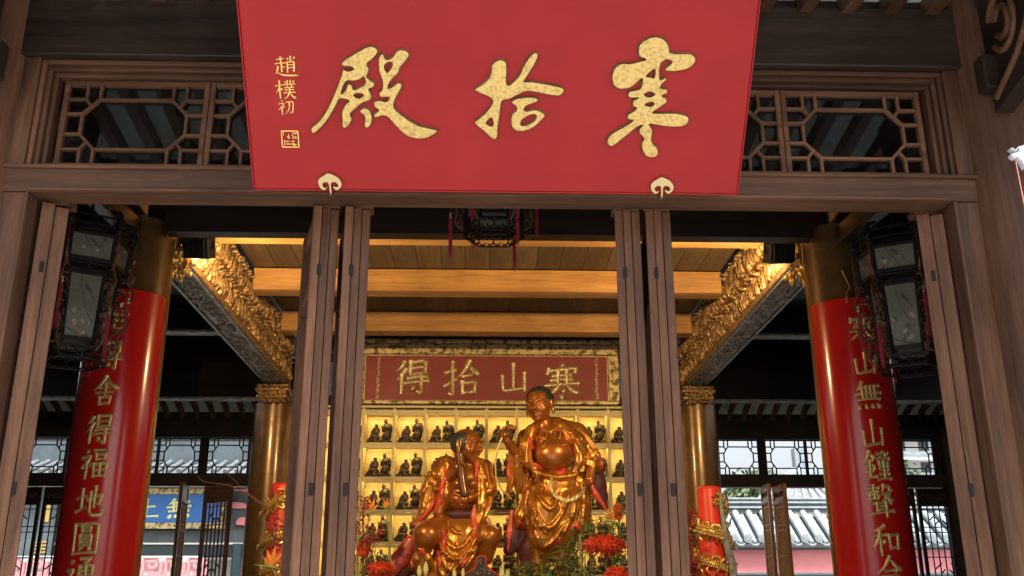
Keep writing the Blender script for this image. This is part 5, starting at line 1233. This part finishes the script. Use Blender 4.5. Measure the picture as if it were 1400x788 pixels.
def leafclump(name, mat, bases, lab, cat, grp, spread, up, n, w, Lm, seed, stemmat=None, droop=.5):
    r = random.Random(seed); c0 = V(*bases[0]); root = empty(name, (c0.x, c0.y, ZALT-.02), lab, cat, grp)
    b = MB(); s_ = MB()
    for (px, py, *yy) in bases:
        B0 = U(px, py, Y=yy[0] if yy else YF)
        for k in range(n):
            a = r.uniform(0, 2*pi); L = Lm*r.uniform(.5, 1.2); e = r.uniform(*up); o = Vector((r.uniform(-spread, spread), r.uniform(-spread, spread)*.8, r.uniform(-spread, spread)*.7))
            p = B0+o; d = Vector((math.cos(a)*math.cos(e), math.sin(a)*math.cos(e)*.8, math.sin(e)))
            q = [p, p+d*L*.35, p+d*L*.7-Vector((0, 0, droop*L*.18)), p+d*L-Vector((0, 0, droop*L*.45))]
            sd = d.cross(Vector((0, 0, 1))); sd = sd.normalized() if sd.length > .01 else Vector((1, 0, 0)); sd = (sd+Vector((0, 0, r.uniform(-.6, .6)))).normalized()
            ws = (.25, 1, .75, .03); vs = []
            for pt, ww in zip(q, ws): vs += [pt-sd*w*ww*.5, pt+sd*w*ww*.5]
            b.add(vs, [(0, 2, 3, 1), (2, 4, 5, 3), (4, 6, 7, 5)])
        s_.tube([Vector((B0.x, B0.y, ZALT-.02)), B0+Vector((0, 0, -.0)), B0+Vector((r.uniform(-.04, .04), 0, spread))], [.008, .006, .003], 5)
    tag(b.build('leaves', mat, root), kind='stuff'); s_.build('stem', stemmat or M_leaf, root); return root
leafclump('bamboo_grass', M_leaf, [(748, 770), (770, 758), (730, 778), (760, 782)], 'low fine-leaved green spray at the standing statue\'s feet', 'plant', 'leafy sprays on the altar', .10, (-.5, .7), 42, .015, .20, 1)
leafclump('bamboo_grass', M_leaf, [(796, 735), (785, 748), (806, 724), (800, 760)], 'tall green bamboo spray right of the standing statue\'s hem', 'plant', 'leafy sprays on the altar', .11, (-.2, 1.2), 34, .014, .22, 2)
leafclump('bamboo_grass', M_leaf2, [(775, 772), (745, 786), (715, 783), (800, 783)], 'pale yellow-green foliage along the altar edge in front of the standing statue', 'plant', 'leafy sprays on the altar', .09, (-.5, .8), 60, .022, .16, 3)
leafclump('bamboo_grass', M_leaf, [(838, 745), (842, 765), (835, 725), (845, 705)], 'dark leafy spray with twigs close against the left of the right-hand door leaves', 'plant', 'leafy sprays on the altar', .09, (-.3, 1.2), 34, .016, .2, 4)
leafclump('bamboo_grass', M_leaf, [(505, 765), (515, 780), (498, 745)], 'dark leafy spray by the left door leaves below the seated statue', 'plant', 'leafy sprays on the altar', .07, (-.3, 1.1), 45, .014, .16, 5)
leafclump('bamboo_grass', M_leaf2, [(580, 800), (608, 798), (655, 797), (560, 803)], 'pale leaves under the lily buds in front of the seated statue', 'plant', 'leafy sprays on the altar', .08, (-.1, 1.3), 40, .018, .14, 6)
leafclump('bamboo_grass', M_leaf, [(942, 775, 6.4), (946, 735, 6.4), (900, 760, 6.2)], 'dark leaves behind the berries, left of the right candle', 'plant', 'leafy sprays on the altar', .08, (-.3, 1.1), 45, .014, .16, 7)
# orange-red thread-petalled blooms
def bloom(px, py, rx, rz, lab, seed, tilt=0, Y=YF):
    c = V(px, py, Y); root = empty('thread_bloom', (c.x, c.y, ZALT-.02), lab, 'flower', 'large orange-red blooms on the altar'); b = MB(); r = random.Random(seed)
    b.ball(tuple(c), (rx*.62, rx*.5, rz*.62), 12, 8)
    for k in range(420):
        a, e = r.uniform(0, 2*pi), math.asin(r.uniform(-1, 1)); d = Vector((math.cos(a)*math.cos(e), math.sin(a)*math.cos(e), math.sin(e)))
        p0 = c+Vector((d.x*rx*.5, d.y*rx*.4, d.z*rz*.5)); p1 = c+Vector((d.x*rx, d.y*rx*.7, d.z*rz)); cu = Vector((r.uniform(-.2, .2), r.uniform(-.2, .2), -.35))*rx*.5
        b.tube([p0, (p0+p1)/2, p1, p1+cu*.5], [.007, .0065, .005, .001], 3, False)
    tag(b.build('petals', M_bloom, root, smooth=60), kind='stuff'); MB().tube([Vector((c.x+.02, c.y, ZALT-.02)), c], .008, 5).build('stem', M_leaf, root); return root
bloom(826, 746, .235, .115, 'wide drooping orange-red thread bloom beside the door leaves, right of the bamboo', 1)
bloom(842, 787, .13, .10, 'round orange-red bloom at the bottom edge against the right door leaves', 2)
bloom(520, 779, .15, .085, 'orange-red thread bloom under the seated statue\'s red hem, near the left door leaves', 3)
bloom(497, 750, .07, .09, 'small orange-red bloom among berries at the left door leaves', 4)
bloom(846, 700, .05, .09, 'small orange-red bloom beside the right door leaves, above the wide one', 6)
bloom(884, 772, .05, .12, 'orange-red bloom glimpsed between the two right-hand door leaves', 7)
# berry twigs
def berries(pts, lab, seed, n=60, Y=YF, spread=.07):
    c = V(*pts[0], Y); root = empty('berry_twig', (c.x, c.y, ZALT-.02), lab, 'branch', 'crimson berry twigs on the altar'); r = random.Random(seed)
    P_ = [V(*p, Y) for p in pts]; t = MB(); t.tube([Vector((P_[0].x, P_[0].y, ZALT-.02))]+P_, [.007]*len(P_)+[.002], 5); b = MB()
    for k in range(n):
        i = r.randrange(len(P_)-1); p = P_[i].lerp(P_[i+1], r.random()); q = p+Vector((r.uniform(-spread, spread), r.uniform(-spread, spread), r.uniform(-spread, spread)))
        t.tube([p, q], [.002, .0015], 3, False); b.ball(tuple(q), r.uniform(.009, .015), 6, 5)
    tag(t.build('twig', M_stem, root), kind='stuff'); tag(b.build('berries', M_berry, root, smooth=80), kind='stuff')
berries([(496, 780), (497, 735), (496, 700), (500, 680)], 'crimson berry twig upright against the left door leaves', 1, 80)
berries([(500, 770), (508, 738), (520, 726)], 'crimson berry twig leaning right below the bird-of-paradise flower', 2, 45, spread=.05)
berries([(940, 790), (941, 750), (940, 715), (938, 700)], 'crimson berry mass between the right door leaf and the red candle', 3, 190, 6.3, .10)
berries([(946, 790), (950, 775), (944, 760)], 'dark red leafy berries low beside the right candle', 4, 80, 6.3, .08)
berries([(377, 750), (373, 728), (376, 706)], 'red berry twig in front of the left dragon candle', 5, 40, 6.2, .05)
berries([(836, 780), (840, 760), (838, 735)], 'crimson berries behind the wide drooping bloom', 6, 80, 6.2, .08)
berries([(885, 790), (884, 740), (883, 700)], 'crimson berries showing in the gap between the right door leaves', 7, 80, 6.2, .05)
# long bare reddish twigs sweeping left of the altar
def twig(pts, lab, Y, w=.005):
    P_ = [U(x, y, Y=Y) for x, y in catmull(pts, 4, False)]; t = MB(); t.tube(P_, [w*(1-.8*i/len(P_)) for i in range(len(P_))], 5)
    tag(t.build('bare_twig', M_stem, None, smooth=60), lab, 'branch', 'long bare twigs by the left candle')
twig([(392, 720), (372, 700), (345, 680), (312, 664), (280, 659), (270, 651)], 'long reddish twig arching far left over the rear door leaf', 6.2, .008)
twig([(390, 730), (366, 700), (340, 675), (318, 655), (306, 644)], 'thin reddish twig rising left to the rear transom', 6.25)
twig([(388, 700), (376, 672), (366, 640)], 'thin twig rising steeply in front of the left rear column', 6.2)
twig([(394, 700), (390, 660), (386, 625)], 'thin upright twig crossing the left rear column', 6.25)
# bird-of-paradise flowers
def strel(px, py, lab, s, Y=YF, flip=1):
    c = V(px, py, Y); root = empty('crane_flower', (c.x, c.y, ZALT-.02), lab, 'flower', 'orange crane flowers on the altar'); b = MB()
    for k, (a, L) in enumerate(((1.25, .17), (1.7, .2), (2.2, .16), (.8, .13))):
        d = Vector((flip*math.cos(a), -.1+.08*k, math.sin(a))); e = c+d*L*s; n = Vector((math.sin(a)*-flip, 0.2, math.cos(a))).normalized()*.022*s
        b.add([c, c+d*L*s*.5+n, e, c+d*L*s*.5-n, c+d*L*s*.5+Vector((0, -.012, 0))], [(0, 1, 4), (1, 2, 4), (2, 3, 4), (3, 0, 4)])
    b.build('petals', M_orange, root)
    t = MB(); t.tube([c-Vector((flip*.10*s, 0, .03)), c+Vector((flip*.02, 0, .0)), c+Vector((flip*.17*s, 0, .02))], [.004, .018*s, .002], 6); t.tube([Vector((c.x-flip*.1, c.y, ZALT-.02)), c], [.01, .008], 6); t.build('stem', M_leaf2, root, smooth=60)
strel(506, 700, 'orange crane flower rising beside the left door leaves', .9)
strel(528, 694, 'pale crane flower bud leaning right beneath the third shelf row', .55, flip=-1)
strel(371, 775, 'orange crane flower at the bottom, in front of the left rear column', 1.1, 6.0, -1)
strel(836, 712, 'dry orange crane flower above the wide drooping bloom', .8, flip=-1)
# lily buds
for k, (px, py, sz, lab) in enumerate(((573, 783, 1., 'cream lily bud just below the seated statue\'s shin'), (582, 779, 1.1, 'tallest cream lily bud, right of the statue\'s shin'), (621, 786, .9, 'green-tipped lily bud below the diagonal drape'), (633, 785, .8, 'lily bud left of the ornate burner'), (686, 786, 1.2, 'opening cream lily at the foot of the ornate burner'), (694, 788, 1.0, 'small cream lily right of the ornate burner'))):
    c = V(px, py, 5.98); root = empty('lily_bud', (c.x, c.y, ZALT-.02), lab, 'flower', 'cream lily buds along the altar edge')
    b = MB()
    for q in range(5):
        a = q*2*pi/5; o = Vector((math.cos(a), math.sin(a), 0)); b.tube([c-Vector((0, 0, .06*sz)), c+o*.016*sz, c+o*.010*sz+Vector((0, 0, .04*sz)), c+o*(.020 if k > 3 else .003)*sz+Vector((0, 0, .075*sz))], [.006, .013*sz, .010*sz, .002], 6)
    b.build('petals', M_lily, root, smooth=60); MB().tube([Vector((c.x, c.y, ZALT-.02)), c-Vector((0, 0, .05*sz))], .006, 5).build('stem', M_leaf2, root)
# ornate backrest-shaped burner
bc = V(658, 792, 6.0); root = empty('ornate_screen', (bc.x, bc.y, ZALT-.02), 'small dark carved table screen with a rounded head, in front of the seated statue', 'ornament')
pts = [(-.20, -.14), (-.19, -.05), (-.12, 0), (-.055, .06), (-.05, .125), (-.03, .15), (.03, .15), (.05, .125), (.055, .06), (.12, 0), (.19, -.05), (.20, -.14)]
sp = catmull([(bc.x+x, bc.z+.08+z) for x, z in pts], 3); me = curve_mesh([sp], .012, .004); a = np.zeros(len(me.vertices)*3); me.vertices.foreach_get('co', a); a = a.reshape(-1, 3)
a = np.stack([a[:, 0], bc.y-a[:, 2], a[:, 1]], 1); c = a.mean(0); me.vertices.foreach_set('co', (a-c).ravel()); me.materials.clear(); me.update(); link('screen_panel', me, M_bronze, root, c)
b = MB(); r2 = random.Random(6)
P_ = [Vector((x, bc.y-.018, z)) for x, z in sp]; b.tube(P_+[P_[0]], .006, 6, False)
b.build('red_edge', M_cand, root, smooth=50)
b = MB()
for k in range(90):
    x, z = r2.uniform(-.15, .15), r2.uniform(-.08, .14)
    if abs(x) > (.04 if z > .05 else .05+(.05-z)*.9): continue
    b.ball((bc.x+x, bc.y-.016, bc.z+.08+z), (r2.uniform(.005, .014), .005, r2.uniform(.004, .01)), 6, 4)
tag(b.build('carved_relief', M_goldc, root, smooth=60), kind='stuff')

# ================================================================== outdoors behind the hall
g = MB().box(-60, 60, -40, 120, -.5, -.02).build('ground', M_stone); tag(g, kind='structure')
b = MB(); b.box(-9, 9, -3.0, 11.8, -.019, .115); tag(b.build('terrace', M_stone, None, .01), kind='structure')
# right: white-tiled courtyard wall with rose plaster
Yw = 18.0
wl = empty('courtyard_wall', (10, Yw, 0), 'rose-pink courtyard wall with a coping of pale round roof tiles, seen through the right doors', 'wall')
ze = U(1080, 742, Y=Yw-1.2).z; zr = U(1080, 699, Y=Yw).z; zt = U(1080, 681, Y=Yw).z
boxp('plaster', M_pink, wl, 2.5, 26, Yw-.80, Yw+.15, .0, ze-.02, bev=0)
z2 = U(1080, 786, Y=Yw-.3).z
boxp('dado', M_slate, wl, 2.5, 26, Yw-.95, Yw-.801, .0, z2+.02)
boxp('dado_ledge', M_slate, wl, 2.5, 26, Yw-.98, Yw-.951, z2-.03, z2+.012)
x = 2.6; y0, y1 = Yw-.05, Yw-1.05
for k in range(76):
    b = MB(); b.tube([(x, y0, zr-.02), (x, (y0+y1)/2, (zr+ze)/2+.055), (x, y1, ze+.10)], .075, 10)
    o = b.build('roof_tile', M_tile, wl, smooth=60)
    b = MB(); b.tube([(x, y1-.001, ze+.10), (x, y1-.035, ze+.095)], [.092, .092], 12); b.tube([(x, y1-.036, ze+.095), (x, y1-.045, ze+.093)], [.06, .055], 10); b.build('tile_end', M_tile, o, smooth=40)
    b = MB(); xa = x+.0775
    P_ = [(x+.155+.078*math.cos(t), ze+.02+.045*math.sin(t)-.02) for t in np.linspace(pi, 2*pi, 7)]
    b.tube([(p[0], y1+.0, p[1]) for p in P_], .02, 5); b.tube([(x+.155, y0, zr-.1), (x+.155, y1, ze+.0)], .05, 8); b.build('drip_tile', M_tile, wl, smooth=60)
    x += .31
b = MB(); b.add([(2.5, Yw, zr-.12), (26, Yw, zr-.12), (26, y1, ze-.04), (2.5, y1, ze-.04), (2.5, Yw, zr-.2), (26, Yw, zr-.2), (26, y1+.05, ze-.09), (2.5, y1+.05, ze-.09)], [(0, 1, 2, 3), (4, 7, 6, 5), (3, 2, 6, 7), (0, 4, 5, 1)]); b.build('tile_bed', M_tiled, wl)
for k, (dz, dy, m) in enumerate(((0, .11, M_slate), (.07, .15, M_tile), (.11, .10, M_slate), (.18, .14, M_tile), (.22, .10, M_tiled), (.27, .13, M_tile))):
    boxp('ridge_course', m, wl, 2.5, 26, Yw-dy, Yw+.2, zr-.02+dz, zr-.022+dz+(.04 if m is M_tile else .07), bev=.005)
boxp('cornice', M_slate, wl, 2.5, 26, Yw-.88, Yw-.801, ze-.13, ze-.05)
# pavilion roof beyond it
pa = U(1096, 676, Y=30); pv = empty('pavilion', (pa.x, 30, 0), 'grey pavilion with a pyramid roof rising behind the courtyard wall', 'building')
b = MB(); w = 2.4; b.add([(pa.x-w, 30-w, pa.z-.6), (pa.x+w, 30-w, pa.z-.6), (pa.x+w, 30+w, pa.z-.6), (pa.x-w, 30+w, pa.z-.6), (pa.x-.15, 30, pa.z+.9), (pa.x+.15, 30, pa.z+.9)], [(0, 1, 5, 4), (1, 2, 5), (2, 3, 4, 5), (3, 0, 4), (0, 3, 2, 1)]); rf = b.build('roof', M_tiled, pv)
b = MB()
for k in range(15):
    t = k/14; b.tube([(pa.x-w+2*w*t, 30-w-.02, pa.z-.57), (pa.x+(t-.5)*.5, 30-.15, pa.z+.88)], .05, 5)
b.build('tile_ribs', M_tile, rf)
boxp('finial', M_tile, pv, pa.x-.18, pa.x+.18, 29.8, 30.2, pa.z+.7, pa.z+1.6); boxp('body', M_white, pv, pa.x-1.8, pa.x+1.8, 28.3, 31.7, 0, pa.z-.61)
# white multi-storey building with balcony rails at the far right
tb = empty('white_tower', (18.5, 34, 0), 'white storeyed building with balcony rails seen through the far right transom', 'building')
q0, q1 = U(1226, 660, Y=34), U(1300, 600, Y=34)
boxp('wall', M_white, tb, q0.x-.2, q1.x+4, 34, 40, 0, q1.z+1.5)
for k in range(5):
    z = q0.z-.6+k*.85
    for i in range(7): xx = q0.x+.1+i*.95; boxp('window', M_slate, tb, xx, xx+.4, 33.96, 33.999, z+.15, z+.6, bev=0)
    boxp('balcony_rail', M_tile, tb, q0.x-.6, q1.x+4.2, 33.4, 33.5, z-.1, z+.0); boxp('balcony_slab', M_white, tb, q0.x-.6, q1.x+4.2, 33.3, 33.99, z-.3, z-.22)
# left: hall across the court with blue sign
Yb = 19.0
lb = empty('neighbour_hall', (-8, Yb, 0), 'dark timber hall across the court with grey tiled roof, seen through the left doors', 'building')
z = lambda py, Y=Yb: U(230, py, Y=Y).z
boxp('wall', M_slate, lb, -17, -4.2, Yb, Yb+.4, z(743), z(604), bev=0)
boxp('timber_beam', M_slate, lb, -17, -4.4, Yb-.12, Yb-.001, z(742), z(726)); boxp('pale_fillet', M_white, lb, -17, -4.4, Yb-.15, Yb-.0, z(745), z(743)+.005, bev=.002)
boxp('teal_beam', M_teal, lb, -17, -4.4, Yb-.10, Yb+.3, z(762), z(745.5), bev=.03)
boxp('lower_wall', M_white, lb, -17, -4.2, Yb+.9, Yb+1.1, 0, z(762), bev=0)
for (a0, b0, a1, b1) in ((318, 693, 335, 688), ):
    pass
def pinkshape(pts):
    sp = catmull([(U(px, py, Y=Yb-.13).x, U(px, py, Y=Yb-.13).z) for px, py in pts], 3); me = curve_mesh([sp], .03, .01); a = np.zeros(len(me.vertices)*3); me.vertices.foreach_get('co', a); a = a.reshape(-1, 3)
    a = np.stack([a[:, 0], Yb-.05-a[:, 2], a[:, 1]], 1); c = a.mean(0); me.vertices.foreach_set('co', (a-c).ravel()); me.materials.clear(); me.update(); link('rose_panel', me, M_pink, lb, c)
pinkshape([(312, 687), (330, 687), (337, 690), (336, 694), (330, 695), (312, 694)])
pinkshape([(354, 686), (349, 690), (347, 702), (338, 706), (326, 708), (322, 716), (330, 718), (366, 718), (370, 700), (368, 688)])
pinkshape([(312, 669), (335, 668), (342, 664), (366, 663), (368, 668), (345, 671), (335, 672)])
for px in (325, 348):
    a = U(px, 750, Y=Yb-.3); MB().tube([(a.x, Yb-.3, 0), (a.x, Yb-.3, z(745))], .12, 14).build('post', M_teal, lb, smooth=50)
a, c = U(318, 762, Y=Yb+.2), U(342, 781, Y=Yb+.2); boxp('door_panel', WD['brownz'], lb, a.x, c.x, Yb+.2, Yb+.26, c.z-.8, a.z)
# roof of the neighbour hall
zeave, zrid = U(230, 648, Y=Yb-1.0).z, U(230, 610, Y=Yb+2.2).z
b = MB(); b.add([(-20, Yb-1.0, zeave), (-3.8, Yb-1.0, zeave), (-3.8, Yb+2.2, zrid), (-20, Yb+2.2, zrid), (-20, Yb-.9, zeave-.12), (-3.8, Yb-.9, zeave-.12), (-3.8, Yb+2.2, zrid-.4), (-20, Yb+2.2, zrid-.4)], [(0, 1, 2, 3), (4, 7, 6, 5), (0, 4, 5, 1), (1, 5, 6, 2), (3, 7, 4, 0), (2, 6, 7, 3)])
rf = b.build('roof', M_tiled, lb)
b = MB(); x = -19.9
while x < -3.8: b.tube([(x, Yb-1.03, zeave+.05), (x, Yb+2.2, zrid+.05)], .055, 7); x += .26
b.build('tile_rows', M_tiled, rf, smooth=60)
for k, (dz, h_) in enumerate(((0, .12), (.13, .05), (.19, .10))): boxp('ridge_course', (M_tiled, M_tile, M_tiled)[k], rf, -20, -3.8, Yb+2.0-.05*(k % 2), Yb+2.4, zrid+dz, zrid+dz+h_, bev=.01)
b = MB(); x = -19.5
while x < -3.9:
    b.tube([(x+.16*math.cos(t), Yb+2.0, zrid+.36+.09*math.sin(t)) for t in np.linspace(0, 2*pi, 9)], .02, 5); x += .5
b.build('ridge_scrolls', M_tiled, rf, smooth=60)
# blue signboard
a, c = U(170, 668, Y=Yb-.35), U(300, 723, Y=Yb-.35); X0, X1, Z0, Z1 = a.x-1.2, c.x, c.z, a.z; bw = .13
bs = empty('blue_signboard', ((X0+X1)/2, Yb-.3, Z0), 'blue signboard with pale characters and gold borders on the hall across the court', 'sign')
boxp('field', M_blue, bs, X0, X1, Yb-.33, Yb-.28, Z0+bw, Z1-bw, bev=0)
boxp('gold_border', M_plaqueframe, bs, X0-.1, X1+.1, Yb-.37, Yb-.27, Z1-bw+.001, Z1); boxp('gold_border', M_plaqueframe, bs, X0-.1, X1+.1, Yb-.37, Yb-.27, Z0, Z0+bw-.001)
boxp('gold_border', M_plaqueframe, bs, X0-.1, X0, Yb-.368, Yb-.27, Z0+bw, Z1-bw); boxp('gold_border', M_plaqueframe, bs, X1, X1+.1, Yb-.368, Yb-.27, Z0+bw, Z1-bw)
for ch, px in (('上', 201), ('無', 245)):
    p = U(px, 696, Y=Yb-.35); brush_obj(ch, flat(p.x, Yb-.331, p.z, .47, wx=1.2), M_lily, bs, w=.11)
# rose fretwork balustrade beneath
fr = empty('fretwork_railing', (-9, Yb-.9, 0), 'pale rose key-pattern railing low in front of the hall across the court', 'railing')
zt_, zb_ = z(765, Yb-.9), z(784, Yb-.9); b = MB(); x = -16.
Hh_ = zt_-zb_
while x < -6.2:
    for seg in (((0, 0), (0, 1)), ((0, 1), (.7, 1)), ((.7, 1), (.7, .45)), ((.7, .45), (.3, .45)), ((.3, .45), (.3, .72)), ((.3, 0), (1, 0)), ((.95, 0), (.95, .8))):
        (u0, v0), (u1, v1) = seg; b.bar((x+u0*.42, Yb-.9+.002*len(b.v) % .01, zb_+v0*Hh_), (x+u1*.42, Yb-.9, zb_+v1*Hh_), .055, .05)
    x += .50
b.build('key_pattern', M_pink, fr); boxp('top_rail', M_white, fr, -16, -6.2, Yb-.95, Yb-.85, zt_+.03, zt_+.07); boxp('bottom_rail', M_pink, fr, -16, -6.2, Yb-.95, Yb-.85, zb_-.12, zb_-.04)
boxp('base', M_white, fr, -16, -6.2, Yb-.8, Yb-.7, 0, zt_+.02, bev=0)
# vertical gilt-lettered board at the far left
a = U(48, 668, Y=Yb-.5); vb = empty('gilt_lettered_board', (a.x, Yb-.5, 0), 'dark upright board with gilt lettering glimpsed through the far left lattice door', 'sign')
boxp('board', M_slate, vb, a.x-.5, a.x+.55, Yb-.5, Yb-.45, .3, a.z+.2)
for (px, py) in ((56, 750), (54, 775)):
    p = U(px, py, Y=Yb-.5); b = MB()
    for k in range(4): b.bar((p.x-.14, Yb-.51-.0006*k, p.z+.13-k*.075), (p.x+.14, Yb-.51-.0006*k, p.z+.145-k*.075), .03, .02)
    b.bar((p.x, Yb-.516, p.z-.15), (p.x, Yb-.516, p.z+.17), .03, .02); b.build('gilt_lettering', M_goldp, vb)
boxp('gilt_strip', M_goldp, vb, a.x+.30, a.x+.42, Yb-.53, Yb-.502, a.z-.75, a.z-.05)
# trees beyond the walls
def tree(x, y, zc, r, H, seed, lab, grp='trees beyond the courtyard wall'):
    t = empty('tree', (x, y, 0), lab, 'tree', grp); q = random.Random(seed); tr = MB(); tr.tube([(x, y, -.02), (x+.2, y, zc*.6), (x, y, zc+.4*r)], [.28, .2, .08], 8)
    lf = MB(); ce = []
    for k in range(13):
        a, e = q.uniform(0, 6.28), q.uniform(-.5, 1.2); d = Vector((math.cos(a)*math.cos(e), math.sin(a)*math.cos(e), math.sin(e)))*r*q.uniform(.45, .85); c = Vector((x, y, zc))+d; ce.append(c)
        tr.tube([(x, y, zc*.75), tuple(c)], [.09, .02], 5)
    for c in ce:
        for k in range(210):
            o = Vector((q.gauss(0, 1), q.gauss(0, 1), q.gauss(0, .8)))*r*.2; p = c+o; n = Vector((q.gauss(0, 1), q.gauss(0, 1), q.gauss(0, 1))).normalized(); u = n.orthogonal().normalized()*.13; v = n.cross(u)*.6
            lf.add([p-u, p+v, p+u, p-v], [(0, 1, 2, 3)])
    tr.build('trunk', M_trunk, t, smooth=60); tag(lf.build('crown', M_tree, t), kind='stuff')
for args in ((9.4, 30, 5.0, 1.5, 0, 1, 'green leafy tree behind the courtyard wall, seen through the transom right of the statues'), (15.5, 34, 5.4, 1.9, 0, 2, 'broad leafy tree beyond the wall behind the right couplet board'), (5.3, 31, 3.9, 1.3, 0, 3, 'small pale tree behind the wall beside the right candle')): tree(*args)
